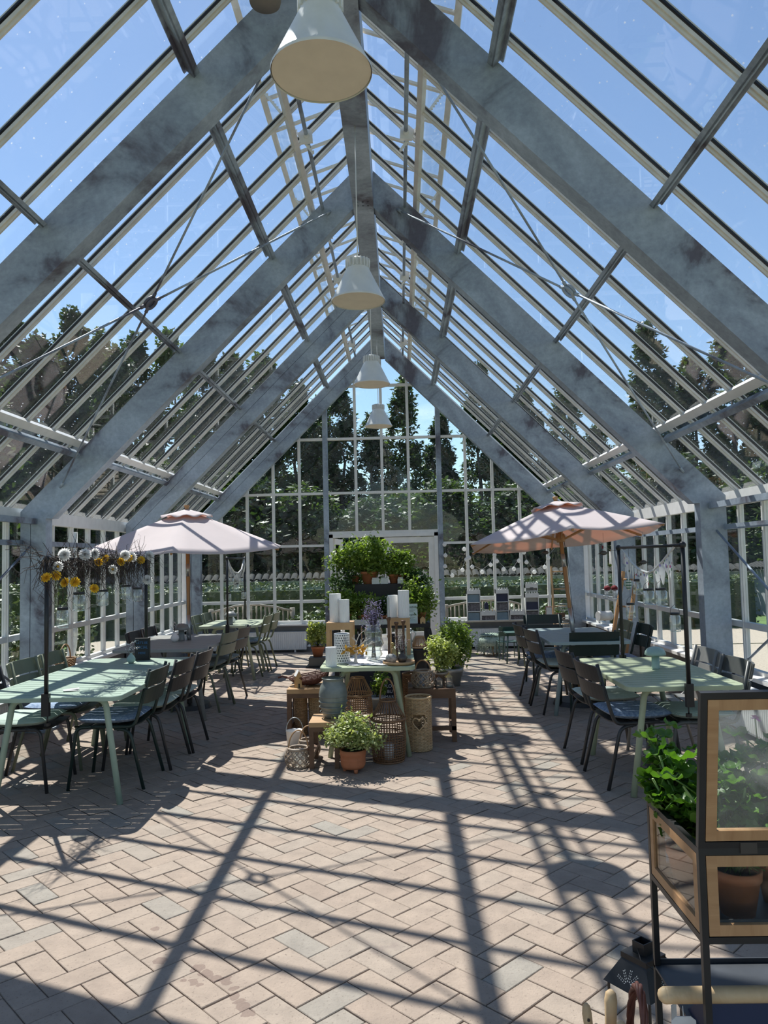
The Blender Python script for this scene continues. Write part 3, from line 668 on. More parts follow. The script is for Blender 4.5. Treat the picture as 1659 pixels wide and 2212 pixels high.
# parasols
M['canopy'] = cloth('parasol_canvas', (.80, .76, .77), .38, (.78, .74, .75), 6, (.95, .58, .40))
M['teak'] = wood('oiled_teak', (.33, .17, .07), (.48, .27, .12), (4, 4, 1.2))
M['steel'] = paint('brushed_steel', (.45, .45, .44), .35, metal=.8)
def parasol(x, y, zr, zt, R, a0, tilt, label, zb=0):
    t = thing('parasol', label, 'parasol', (x, y, 0), 0, 'off-white hexagonal parasols')
    Tm = Matrix.Rotation(tilt[0], 3, 'X') @ Matrix.Rotation(tilt[1], 3, 'Y')
    pv = Vector((0, 0, .74))
    def T(p): return Tm @ (Vector(p)-pv)+pv
    m = MB(); v = []; f = []; ns, nr = 6, 8; sub = 6; tot = ns*sub
    for i in range(nr+1):
        q = i/nr; rr = .10+(R-.10)*q
        for k in range(tot):
            seg, fr = divmod(k, sub); fr /= sub
            A, B = a0+seg*PI/3, a0+(seg+1)*PI/3
            pa = Vector((math.cos(A), math.sin(A), 0)).lerp(Vector((math.cos(B), math.sin(B), 0)), fr)*rr
            zc = zt-.10-(zt-.10-zr)*(q**1.02); sag = .045*math.sin(PI*fr)*q*(1-.2*q)
            # edge scallop
            pa *= 1-.03*math.sin(PI*fr)*q
            v.append(T((pa.x, pa.y, zc-sag)))
    for i in range(nr): f += [(i*tot+k, i*tot+(k+1) % tot, (i+1)*tot+(k+1) % tot, (i+1)*tot+k) for k in range(tot)]
    m.add(v, f, True)
    can = m.build('canopy', 'canopy', t); can.modifiers.new('s', 'SOLIDIFY').thickness = .003
    # vent cap with a wavy hem
    m = MB(); v = []; f = []; tot = 48
    for i in range(5):
        q = i/4; rr = .03+.26*q
        for k in range(tot):
            a = 2*PI*k/tot; hexf = 1-.05*(1-math.cos(6*(a-a0)))/2; wv = .014*math.sin(a*9+1)*q*q
            v.append(T((rr*hexf*math.cos(a), rr*hexf*math.sin(a), zt-.055-.075*q+wv)))
    for i in range(4): f += [(i*tot+k, i*tot+(k+1) % tot, (i+1)*tot+(k+1) % tot, (i+1)*tot+k) for k in range(tot)]
    m.add(v, f, True); vc = m.build('vent_cap', 'canopy', t); vc.modifiers.new('s', 'SOLIDIFY').thickness = .003
    m = MB(); m.lathe([(0, .0), (.028, 0), (.03, -.02), (.02, -.035), (.026, -.06), (.03, -.08), (0, -.08)][::-1], 14, T((0, 0, zt)), m=Tm); m.build('finial', 'teak', t)
    m = MB(); m.tube([T((0, 0, zb)), T((0, 0, zt-.07))], .021, 12); m.build('pole', 'teak', t)
    m = MB(); m.tube([T((0, 0, zr-.16)), T((0, 0, zr-.30))], .0235, 12); m.build('pole_sleeve', 'steel', t); MB().tube([T((0, 0, .70)), T((0, 0, 1.02))], .0235, 12).build('pole_sleeve', 'steel', t)
    m = MB(); m.lathe([(.0, -.05), (.045, -.05), (.055, 0), (.045, .04), (0, .04)], 14, T((0, 0, zr+.02)), m=Tm); m.build('runner', 'teak', t)
    for k in range(6):
        A = a0+k*PI/3; d = Vector((math.cos(A), math.sin(A), 0))
        m = MB(); m.beam(T(Vector((0, 0, zt-.11))+d*.03), T(Vector((0, 0, zr-.012))+d*(R-.01)), .018, .022); rib = m.build('rib', 'teak', t)
        mid = Vector((0, 0, zt-.11)).lerp(Vector((0, 0, zr-.012)), .5)+d*(R*.5)
        m = MB(); m.beam(T(Vector((0, 0, zr+.0))+d*.045), T(mid), .014, .018); m.build('strut', 'teak', t)
    m = MB(); m.tube([T((.03, -.02, zr)), T((.035, -.025, 1.5)), T((.02, -.03, 1.1)), T((.03, -.01, .85))], .003, 5); m.build('cord', 'black', t)
    m = MB(); m.cyl((0, 0, 0), .24, .05, 24, .22); m.cyl((0, 0, .05), .03, .30, 12); m.build('base', 'black', t)
    return t
parasol(-2.08, 8.50, 1.745, 2.24, 1.18, math.radians(-82), (math.radians(2.5), 0), 'off-white parasol on the left above the grey table')
parasol(2.12, 8.30, 1.765, 2.24, 1.13, math.radians(-96), (math.radians(-4.5), math.radians(-4.5)), 'off-white parasol on the right with its peach lit underside showing')
# ------------------------------------------------------------------ garden outside
M['lawn'] = paint('lawn', (.10, .17, .045), .95, var=.35, scale=3, bmp=.6); M['gravel'] = paint('gravel', (.42, .36, .29), .95, var=.2, scale=30, bmp=.6)
M['leaf_tree'] = leafmat('tree_leaf', (.020, .042, .016), (.055, .095, .030), .30); M['leaf_tree2'] = leafmat('tree_leaf_light', (.035, .065, .018), (.09, .14, .035), .35)
M['leaf_hedge'] = leafmat('hedge_leaf', (.034, .062, .013), (.10, .15, .035), .12); M['bark'] = paint('bark', (.10, .085, .07), .95, var=.3, bmp=.8)
M['limewash'] = paint('limewash_wall', (.36, .37, .38), .9, var=.1, bmp=.3); M['rooftile'] = paint('grey_roof_tile', (.05, .05, .048), 1.0, var=.2)
M['stonewall'] = paint('pebble_dash', (.45, .42, .35), .95, var=.35, scale=22, bmp=.7); M['greywood'] = wood('weathered_wood', (.20, .17, .14), (.34, .30, .25), (6, 6, 2))
def leaves(mb, pts, size, rnd, up=.5, fold=.25, asp=.55):
    V, F = mb.v, mb.f
    for p in pts:
        d = Vector((rnd.gauss(0, 1), rnd.gauss(0, 1), rnd.gauss(0, .7))).normalized()
        n = Vector((rnd.gauss(0, .6), rnd.gauss(0, .6), up+rnd.random())).normalized()
        sd = d.cross(n)
        if sd.length < .05: continue
        sd.normalize(); n = sd.cross(d); L = size*rnd.uniform(.65, 1.25); W = L*asp*.5
        k = len(V); b = Vector(p); m = b+d*(L*.45)-n*(L*fold*.3)
        V += [tuple(b), tuple(m+sd*W+n*(W*fold)), tuple(b+d*L), tuple(m-sd*W+n*(W*fold))]
        F.append((k, k+1, k+2, k+3))
    mb.sm += [False]*(len(F)-len(mb.sm)); return mb
def crown(seed, Hh, R, n, size, z0=.6, wide=.35, clumps=70):
    rnd = random.Random(seed); mb = MB(); cs = []
    for i in range(clumps):
        t = rnd.random()**.8; z = z0+(Hh-z0)*t
        prof = R*(min(1, (t+.06)*3.2)**.6)*(1-t**2.6)**.75+.05
        a = rnd.uniform(0, 2*PI); rr = prof*math.sqrt(rnd.uniform(.15, 1)); cs.append((Vector((rr*math.cos(a), rr*math.sin(a), z)), wide*rnd.uniform(.6, 1.3)*(1-.35*t)))
    pts = []
    for i in range(n):
        c, w = cs[rnd.randrange(clumps)]; d = Vector((rnd.gauss(0, 1), rnd.gauss(0, 1), rnd.gauss(0, 1.5)))
        d = d.normalized()*w*rnd.uniform(.35, 1.1); d.z *= 1.45; pts.append(c+d)
    pts.append(Vector((0, 0, Hh)))
    return leaves(mb, pts, size, rnd, .3)
TREES = []
def make_tree(seed, Hh, R, n, size, mat, name, wide=.4, z0=.6):
    t = thing(name, 'x', 'tree'); f = crown(seed, Hh, R, n, size, z0, wide).build('foliage', mat, t); tag(f, kind='stuff')
    rnd = random.Random(seed); pts = [(rnd.uniform(-.06, .06)*k, rnd.uniform(-.06, .06)*k, Hh*.8*k/5) for k in range(6)]
    MB().tube(pts, [.16-.026*k for k in range(6)], 7).build('trunk', 'bark', t); return t
protos = [make_tree(11, 9.5, 1.15, 15000, .20, 'leaf_tree', 'columnar_tree', .42), make_tree(12, 9.0, 1.35, 15000, .20, 'leaf_tree', 'columnar_tree', .5), make_tree(13, 9.5, 1.0, 13000, .19, 'leaf_tree2', 'columnar_tree', .38)]
bush = [make_tree(21, 4.6, 2.0, 15000, .20, 'leaf_tree', 'broad_tree', .7, .2), make_tree(22, 5.2, 2.2, 15000, .20, 'leaf_tree2', 'broad_tree', .7, .3)]
HT = [9.5, 9.0, 9.5]; used = set()
def put(proto, i, x, y, sc, lab, grp, rz):
    if i in used: o = dup(proto, (x, y, -.05), rz)
    else: o = proto; o.location = (x, y, -.05); o.rotation_euler = (0, 0, rz); used.add(i)
    o.scale = sc; o['label'] = lab; o['group'] = grp; return o
TL = [(-12.0, 21.6, 9.5, 0), (-12.3, 24.3, 9.5, 0), (-10.8, 23.1, 8.5, 1), (-10.7, 25.4, 10, 0), (-9.3, 24.2, 9, 2), (-8.2, 22.8, 8, 1), (-9.0, 26.8, 9.5, 0), (-7.6, 26.2, 9.5, 2), (-7.1, 29.0, 9.5, 0), (-6.2, 29.5, 9.5, 1), (-5.2, 31.3, 10, 2), (-4.0, 32.6, 9, 0), (-3.4, 35.7, 9, 1), (-2.3, 34.9, 9.5, 0), (-0.9, 34.8, 8, 1), (0.6, 34.1, 9.5, 2), (2.3, 35.3, 8, 0), (3.8, 32.2, 9.5, 0), (5.3, 35.1, 8, 1), (6.1, 34.8, 9, 1), (8.0, 34.6, 9.5, 2), (10.7, 39.8, 8, 1), (9.9, 28.9, 10, 0), (12.0, 30.2, 9, 1), (13.0, 29.2, 10, 2), (14.9, 30.4, 9.5, 0), (14.4, 26.7, 9.5, 1)]
rnd = random.Random(7)
ORD = 'first second third fourth fifth sixth seventh eighth ninth tenth eleventh twelfth thirteenth fourteenth fifteenth sixteenth seventeenth eighteenth nineteenth twentieth twenty-first twenty-second twenty-third'.split()
from collections import defaultdict
cnt_ = defaultdict(int)
for x, y, h, k in sorted(TL, key=lambda q: q[0]/q[1]):
    side = 'beyond the left roof slope' if x < -6 else ('behind the glass gable' if x < 4.5 else 'beyond the right roof slope')
    wd = rnd.uniform(.95, 1.25)
    put(protos[k], k, x, y, (h/HT[k]*wd, h/HT[k]*wd, h/HT[k]), ORD[cnt_[side]]+' tall columnar tree from the left '+side, 'columnar trees '+side, rnd.uniform(0, 6.28)); cnt_[side] = cnt_[side]+1
BL = [(-14, 9, 0), (-13, 13, 1), (-12.5, 16.5, 0), (-11.5, 19.5, 1), (-9.5, 23.2, 0), (-7, 24, 1), (-5, 24, 0), (-2.8, 24.5, 1), (-.6, 25, 0), (1.8, 25, 1), (4.2, 25, 0), (6.6, 25.5, 1), (9.5, 25.5, 0), (12.5, 24, 1), (13.5, 23.5, 0), (19, 14, 1), (-14.5, 5, 1),
      (-16, 14, 0), (-15, 19, 0), (-13.5, 22.5, 1), (-3.8, 27.5, 0), (.5, 28, 1), (5, 28, 0)]
for x, y, k in sorted(BL, key=lambda q: q[0]/q[1]):
    side = 'left of the greenhouse' if x < -8 else ('behind the garden wall' if x < 8 else 'right of the greenhouse')
    s = rnd.uniform(.95, 1.3); put(bush[k], 10+k, x, y, (s, s, s*(1.25 if x < -8 else (.72 if x < 8 else .8))), ORD[cnt_['b'+side]]+' broad bushy tree from the left '+side, 'broad trees '+side, rnd.uniform(0, 6.28)); cnt_['b'+side] += 1
g = MB().mm((-60, -20, -.2), (60, 90, -.05)).build('ground', 'lawn'); tag(g, 'lawn around the greenhouse', kind='structure')
g = MB().mm((3.7, -6, -.05), (7.8, 13.5, -.03)).mm((-6.2, -6, -.05), (-3.7, 13.5, -.03)).mm((-6.2, 13.6, -.05), (7.8, 16.2, -.03)).build('gravel_path', 'gravel'); tag(g, 'pale gravel path round the greenhouse', kind='structure')
def garden_wall(name, x0, y0, x1, y1, h, label):
    d = Vector((x1-x0, y1-y0, 0)); L = d.length; t = tag(MB().mm((0, -.12, -.05), (L, .12, h)).build(name, 'limewash', None, (x0, y0, 0), (0, 0, math.atan2(d.y, d.x))), label, kind='structure')
    m = MB(); n = 8; v = []
    for e, r in ((0, .075), (.34, .095)):
        for k in range(n+1): a = PI*k/n; v.append((r*math.cos(a), e, r*.8*math.sin(a)))
    m.add(v, [(k, k+1, n+2+k, n+1+k) for k in range(n)], True); tm = m.mesh('cap_tile'); tm.materials.append(M['rooftile'])
    cnt = int(L/.19)
    for k in range(cnt):
        for s in (0, 1): link('cap_tile', tm, None, t, (.1+k*.19, 0, h+.16), (-.45, 0, 0) if s else (-.45, 0, PI))
    return t
garden_wall('wall_garden', -14, 20.2, 12, 20.2, 1.05, 'whitewashed garden wall with grey tile coping behind the hedge')
garden_wall('wall_garden_right', 9.5, 20, 9.5, 6, 1.1, 'whitewashed garden wall with grey tile coping on the right')
b = MB().mm((9.8, 10.5, 0), (16, 17, 3.0)).build('wall_outbuilding', 'stonewall'); tag(b, 'pebble-dashed outbuilding wall beyond the right windows', kind='structure')
def hedge(x0, y0, x1, y1, h, w_, n, seed, label, mat='leaf_hedge', size=.085):
    d = Vector((x1-x0, y1-y0, 0)); L = d.length; t = thing('clipped_hedge', label, 'hedge', (x0, y0, -.05), math.atan2(d.y, d.x)); rnd = random.Random(seed); pts = []
    for i in range(n):
        u = rnd.random(); x = rnd.uniform(0, L); bulge = .06*math.sin(x*5)+.04*math.sin(x*11)
        if u < .40: p = (x, rnd.uniform(-w_/2, w_/2), h+bulge*.5+rnd.gauss(0, .03))
        else: s = rnd.choice((-1, -1, 1)); p = (x, s*(w_/2+bulge)+rnd.gauss(0, .03), rnd.uniform(0.05, h))
        pts.append(p)
    f = leaves(MB(), pts, size, rnd, .4).build('foliage', mat, t); tag(f, kind='stuff')
    MB().mm((.05, -w_/2+.08, 0), (L-.05, w_/2-.08, h-.1)).build('core', 'leaf_tree', t); return t
hedge(-7, 17, 8, 17, 1.08, .6, 9000, 1, 'long clipped green hedge behind the gable')
hedge(-7.2, 0, -7.2, 16.5, 1.25, .7, 7000, 2, 'clipped green hedge outside the left windows')
hedge(8.6, 2.5, 8.6, 16.5, 1.15, .6, 7000, 3, 'clipped green hedge outside the right windows')
def herb(x, y, h, r, n, seed, label, mat='leaf_hedge', size=.11):
    t = thing('garden_shrub', label, 'shrub', (x, y, -.05)); rnd = random.Random(seed); pts = []
    for i in range(n):
        a = rnd.uniform(0, 6.28); rr = r*math.sqrt(rnd.random()); pts.append((rr*math.cos(a), rr*math.sin(a), h*(rnd.random()**.7)*(1-.45*(rr/r)**2)))
    tag(leaves(MB(), pts, size, rnd, .5).build('foliage', mat, t), kind='stuff')
    for k in range(4): a = k*1.7; MB().tube([(0, 0, 0), (r*.4*math.cos(a), r*.4*math.sin(a), h*.7)], .01, 5).build('stem', 'bark', t)
for i, (x, y, h, r, lb) in enumerate([(-1.6, 15.0, .62, .5, 'bright leafy shrub just outside the gable, left of the door'), (-1.0, 15.9, .8, .6, 'leafy shrub behind the gable door, left'), (2.2, 15.4, .75, .6, 'leafy shrub outside the gable behind the castle shelves'), (3.4, 15.6, .7, .6, 'leafy shrub outside the right gable corner'),
        (-4.9, 9.6, 1.35, .5, 'leafy bush close outside the left windows'), (-5.2, 6.7, 1.3, .5, 'leafy bush outside the left windows at photo edge'), (-5.4, 12.5, 1.2, .6, 'leafy bush outside the far left windows'), (5.4, 8.9, 1.0, .6, 'leafy bush outside the windows behind the bunting'), (6.2, 10.4, 1.1, .7, 'leafy bush outside the right windows near the ladder'), (7.2, 12.5, 1.2, .8, 'large bush outside the far right windows')]):
    herb(x, y, h, r, 1100, 30+i, lb)
def wattle(x0, x1, y, label):
    t = thing('wattle_fence', label, 'fence', ((x0+x1)/2, y, -.03)); rnd = random.Random(int(x0*10)); L = x1-x0
    def top(x): return .62+.13*math.cos(x/L*PI)
    n = int(L/.085)
    for k in range(n+1):
        x = -L/2+L*k/n; MB().tube([(x, 0, .0), (x+rnd.uniform(-.01, .01), rnd.uniform(-.01, .01), top(x))], .016, 6).build('stake', 'greywood', t)
    for zz in (.02, -.5): MB().tube([(-L/2+L*k/10, -.03, top(-L/2+L*k/10)+zz+rnd.uniform(-.01, .01)) for k in range(11)], .024, 6).build('rail', 'greywood', t)
    for e in (-1, 1): MB().tube([(e*L/2, 0, 0), (e*L/2, 0, top(L/2)+.08)], .05, 8).build('post', 'greywood', t)
wattle(-3.45, -1.85, 15.0, 'low rustic stake fence outside the left gable windows'); wattle(1.15, 2.75, 15.0, 'low rustic stake fence outside the right gable windows')
# folding bistro chairs on the gravel outside
def bistro(x, y, rz, label):
    t = thing('bistro_chair', label, 'chair', (x, y, -.03), rz, 'folding bistro chairs outside the windows')
    for s in (-1, 1):
        MB().tube([(s*.2, .2, 0), (s*.2, -.22, .85)], .011, 6).build('leg', 'charcoal', t); MB().tube([(s*.18, -.2, 0), (s*.18, .2, .45)], .011, 6).build('leg', 'charcoal', t)
    for k in range(5): MB().mm((-.2, -.14+k*.075, .45), (.2, -.085+k*.075, .465)).build('seat_slat', 'charcoal', t)
    for k in range(2): MB().mm((-.2, -.215+.02*k, .74-.13*k), (.2, -.20+.02*k, .80-.13*k)).build('back_slat', 'charcoal', t)
bistro(4.7, 7.9, .5, 'dark folding bistro chair outside the right windows, nearer the camera'); bistro(5.1, 8.9, 2.2, 'dark folding bistro chair outside the right windows, farther'); bistro(-4.6, 8.3, -1.2, 'dark folding bistro chair outside the left windows, nearer'); bistro(-4.9, 9.2, -2.5, 'dark folding bistro chair outside the left windows, farther')
# drain pipe outside the left wall
dp = thing('drain_pipe', 'white drain pipe outside the left windows behind the jars', 'pipe', (-3.72, 9.3, 0))
MB().tube(arc([(0, 0, 2.0), (0, 0, .55), (-.02, -.25, .35), (-.02, -.27, -.05)], 6, .16), .045, 12).build('pipe', 'white', dp); MB().tube([(0, 0, .74), (0, 0, .82)], .052, 12).build('socket', 'white', dp)
# ------------------------------------------------------------------ display in the middle aisle and small things
M.update(oak=wood('oiled_oak', (.38, .22, .10), (.52, .33, .16), (4, 14, 4)), walnut=wood('dark_stained_wood', (.085, .042, .020), (.15, .075, .036), (5, 5, 14)), darkw=paint('black_stained_wood', (.012, .012, .013), .6),
    terracotta=paint('terracotta', (.47, .17, .075), .8, var=.16, bmp=.2), porcelain=paint('white_porcelain', (.83, .82, .80), .35, var=.02), ceramic=paint('grey_green_glaze', (.195, .215, .195), .35, var=.2, scale=14),
    rattan=wood('natural_rattan', (.36, .20, .09), (.55, .34, .17), (9, 9, 9)), darkrattan=wood('brown_rattan', (.17, .085, .04), (.28, .15, .07), (9, 9, 9)), wicker=wood('pale_wicker', (.50, .33, .17), (.68, .50, .29), (9, 9, 9)),
    greylat=wood('greyed_willow', (.22, .16, .11), (.42, .33, .245), (9, 9, 9)), redwicker=wood('red_brown_wicker', (.09, .030, .022), (.17, .06, .04), (12, 12, 12)),
    jar=glass('jar_glass', (.95, .97, .965), 0, .05, 0, (.85, .05, 2.2)), lidblack=paint('black_lid', (.012, .012, .012), .35), soil=paint('soil', (.05, .035, .025), .95, bmp=.6),
    leaf_fine=leafmat('fine_variegated_leaf', (.24, .30, .10), (.50, .53, .26), .35), leaf_gold=leafmat('yellow_green_leaf', (.28, .34, .08), (.52, .55, .22), .35), leaf_pel=leafmat('pelargonium_leaf', (.11, .19, .028), (.29, .38, .085), .4), leaf_dark=leafmat('dark_leaf', (.03, .07, .02), (.09, .16, .045), .3),
    petal_white=cloth('white_petal', (.95, .94, .92), .55), petal_yellow=cloth('yellow_petal', (.92, .62, .06), .4), petal_pink=cloth('pink_petal', (.70, .22, .50), .3), orange=cloth('amber_leaf', (.60, .34, .06), .3), twig=paint('dark_twig', (.045, .032, .026), .9), palestick=paint('bleached_branch', (.62, .58, .53), .8), lilac=cloth('lavender_flower', (.20, .17, .30), .2, (.30, .27, .42)),
    celadon=paint('celadon_glaze', (.33, .45, .40), .25, var=.1), mushgrey=paint('grey_lamp', (.23, .24, .23), .4), stone=paint('speckled_stone', (.32, .31, .29), .8, var=.45, scale=60), gunmetal=paint('dark_glaze', (.055, .048, .042), .3), linen=cloth('white_linen', (.72, .72, .70), .1), zinc=paint('zinc', (.40, .43, .43), .4, metal=.5),
    chalk=paint('chalkboard', (.012, .014, .018), .7), bluechalk=paint('blue_chalk', (.05, .13, .27), .9), whitechalk=paint('white_chalk', (.75, .75, .75), .9), paper=paint('pale_teal_paper', (.60, .73, .70), .8), gold=paint('gold_glass', (.42, .30, .12), .25, metal=.5), red=cloth('dark_red_felt', (.16, .012, .018), 0), castle=paint('castle_white', (.70, .69, .66), .5), castleblue=paint('castle_blue_grey', (.17, .24, .29), .7), navy=paint('navy', (.02, .025, .06), .6), print_=paint('grey_print_fabric', (.14, .13, .14), .9, var=.6, scale=40), wool=cloth('sage_sheepskin', (.28, .36, .29), 0, (.45, .52, .43), 25), yellowpaint=paint('pale_wood', (.62, .40, .18), .6))
def text(s, size, mat, parent, loc, rot, sx=1):
    cu = bpy.data.curves.new('lettering', 'FONT'); cu.body = s; cu.size = size; cu.align_x = 'CENTER'; cu.align_y = 'CENTER'; cu.extrude = .0008
    o = bpy.data.objects.new('tmp', cu); C.objects.link(o); dg = bpy.context.evaluated_depsgraph_get(); me = bpy.data.meshes.new_from_object(o.evaluated_get(dg)); bpy.data.objects.remove(o)
    q = link('lettering', me, mat, parent, loc, rot); q.scale = (sx, 1, 1); tag(q, kind='stuff'); return q
def foliage(parent, c, rad, n, size, mat, seed, up=.5, asp=.55, shell=.35):
    rnd = random.Random(seed); pts = []
    cl = [Vector((rnd.gauss(0, 1), rnd.gauss(0, 1), rnd.gauss(0, 1))).normalized()*rnd.uniform(.35, .85) for _ in range(max(8, n//70))]
    for i in range(n):
        p = rnd.choice(cl)+Vector((rnd.gauss(0, 1), rnd.gauss(0, 1), rnd.gauss(0, 1)))*.17
        pts.append((c[0]+p.x*rad[0], c[1]+p.y*rad[1], c[2]+p.z*rad[2]))
    f = leaves(MB(), pts, size, rnd, up, .25, asp).build('foliage', mat, parent); tag(f, kind='stuff')
    m = MB()
    for d in cl[:14]:
        e = Vector(c)+Vector((d.x*rad[0], d.y*rad[1], d.z*rad[2])); b = Vector((c[0], c[1], c[2]-rad[2])); m.tube([b, b.lerp(e, .5)+Vector((0, 0, .02)), e], .003, 4)
    tag(m.build('stems', 'leaf_dark', parent), kind='stuff')
    return f
def flowers(parent, c, rad, n, r, mat, seed):
    rnd = random.Random(seed); m = MB()
    for i in range(n):
        d = Vector((rnd.gauss(0, 1), rnd.gauss(0, 1), abs(rnd.gauss(0, 1)))).normalized(); p = Vector(c)+Vector((d.x*rad[0], d.y*rad[1], d.z*rad[2]))*.95
        for k in range(5): leaves(m, [p+Vector((rnd.uniform(-r, r), rnd.uniform(-r, r), rnd.uniform(-r, r)))*.5], r, rnd, .4, .2, .9)
    tag(m.build('blossom', mat, parent), kind='stuff')
def tpot(parent, r, h, loc=(0, 0, 0), mat='terracotta', rim=True):
    prof = [(0, 0), (r*.68, 0), (r*.94, h*.78)]+([(r, h*.78), (r*1.02, h), (r*.9, h), (r*.86, h*.82)] if rim else [(r, h), (r*.92, h), (r*.88, h*.85)])+[(0, h*.84)]
    p = MB().lathe(prof, 28, loc).build('pot', mat, parent); MB().disc((loc[0], loc[1], loc[2]+h*.86), r*.86, 20).build('soil', 'soil', parent); return p
# --- stools and benches
def open_stool(name, label, x, y, w, d, h, th, mtop, mleg, cat='stool', rz=0, z=0, stretch=True):
    t = thing(name, label, cat, (x, y, z), rz)
    MB().mm((-w/2, -d/2, h-th), (w/2, d/2, h)).build('top', mtop, t)
    for a in (-1, 1):
        for b in (-1, 1): MB().mm((a*w/2-(th if a > 0 else 0), b*d/2-(th if b > 0 else 0), 0), (a*w/2+(th if a < 0 else 0), b*d/2+(th if b < 0 else 0), h-th)).build('leg', mleg, t)
        if stretch: MB().mm((a*w/2-(th if a > 0 else 0), -d/2+th, .09), (a*w/2+(th if a < 0 else 0), d/2-th, .09+th*.8)).build('stretcher', mleg, t)
    for b in (-1, 1): MB().mm((-w/2+th, b*d/2-(th*.7 if b > 0 else 0), h-2*th), (w/2-th, b*d/2+(th*.7 if b < 0 else 0), h-th)).build('apron', mleg, t)
    return t
open_stool('wooden_stool', 'low oak topped stool holding the grey glazed vase', -.335, 6.10, .23, .34, .35, .035, 'oak', 'walnut')
open_stool('wooden_bench', 'oak topped bench on the left under the brown wicker basket', -.60, 7.12, .33, .40, .44, .04, 'oak', 'walnut')
bR = open_stool('wooden_bench', 'dark stained bench on the right holding the lattice basket', .53, 6.92, .41, .42, .455, .04, 'walnut', 'walnut')
MB().mm((-.205, -.21, .10), (.205, -.175, .135)).build('stretcher', 'walnut', bR)
# --- glazed vase, potted plant in front
t = thing('glazed_vase', 'large grey green glazed vase on the low stool', 'vase', (-.275, 6.12, .35))
MB().lathe([(0, 0), (.07, 0), (.085, .03), (.108, .12), (.113, .19), (.10, .25), (.078, .283), (.082, .30), (.09, .306), (.088, .312), (.07, .305), (.068, .27), (.09, .2), (.06, .02), (0, .02)], 40).build('body', 'ceramic', t)
m = MB()
for z in (.05, .09, .13, .17, .215): m.tube([((.0925+.02*math.sin(z*12))*math.cos(2*PI*k/30), (.0925+.02*math.sin(z*12))*math.sin(2*PI*k/30), z) for k in range(30)], .004, 5, closed=True)
tag(m.build('ridges', 'ceramic', t), kind='stuff')
t = thing('potted_plant', 'bushy plant in a footed terracotta pot on the floor in front', 'plant', (-.11, 5.86, 0))
MB().lathe([(0, .03), (.082, .03), (.092, .05), (.095, .07), (.094, .09), (.096, .095), (.094, .10), (.096, .125), (.1, .13), (.1, .165), (.092, .165), (.09, .15), (0, .15)], 36).build('pot', 'terracotta', t)
for k in range(3): a = k*2*PI/3-1.2; MB().lathe([(0, 0), (.014, 0), (.018, .035), (0, .035)], 10, (.065*math.cos(a), .065*math.sin(a), 0)).build('foot', 'terracotta', t)
MB().disc((0, 0, .152), .09).build('soil', 'soil', t)
foliage(t, (-.01, 0, .27), (.25, .20, .165), 2600, .034, 'leaf_fine', 5); flowers(t, (0, 0, .27), (.22, .18, .14), 14, .012, 'petal_white', 6)
# --- woven lanterns
def ringpts(r, z, n=32): return [(r*math.cos(2*PI*k/n), r*math.sin(2*PI*k/n), z) for k in range(n)]
def weave_lantern(label, x, y, R, h, hn, mat, handle=True, z=0):
    """bottle lantern: net body, straight ribs on the shoulder, loop handle"""
    t = thing('rattan_lantern', label, 'lantern', (x, y, z))
    hb = h*.70
    def rad(zz): return R*(.86+.14*math.sin(PI*min(1, zz/hb)*.9+.1)) if zz < hb else R*(1-.56*((zz-hb)/(h-hb)))
    m = MB(); nz = 17
    for i in range(nz+1): zz = .006+hb*i/nz; m.tube(ringpts(rad(zz), zz), .0032, 4, closed=True)
    nv = 38
    for k in range(nv):
        a = 2*PI*k/nv; m.tube([(rad(hb*i/6)*math.cos(a), rad(hb*i/6)*math.sin(a), hb*i/6) for i in range(7)], .0028, 4)
    tag(m.build('net', mat, t), kind='stuff')
    m = MB()
    for k in range(30):
        a = 2*PI*k/30; m.tube([(rad(hb+(h-hb)*i/4)*math.cos(a), rad(hb+(h-hb)*i/4)*math.sin(a), hb+(h-hb)*i/4) for i in range(5)], .0036, 4)
    tag(m.build('shoulder_rib', mat, t), kind='stuff')
    [MB().tube(ringpts(rad(q), max(q, .006)), .007, 6, closed=True).build('hoop', mat, t) for q in (hb, h, 0)]
    MB().lathe([(0, .004), (R*.8, .004), (R*.8, .012), (0, .012)], 24).build('base', mat, t)
    MB().lathe([(0, .012), (.04, .012), (.04, .13), (0, .13)], 16).build('candle', 'porcelain', t)
    if handle: MB().tube([(rad(h)*math.cos(PI*k/14), 0, h+hn*math.sin(PI*k/14)) for k in range(15)], .007, 8).build('handle', mat, t)
    return t
weave_lantern('tall rattan bottle lantern with loop handle on the floor in front', .155, 6.15, .138, .47, .17, 'darkrattan')
weave_lantern('rattan bottle lantern standing under the display table, no handle', -.14, 7.15, .135, .50, .1, 'rattan', False)
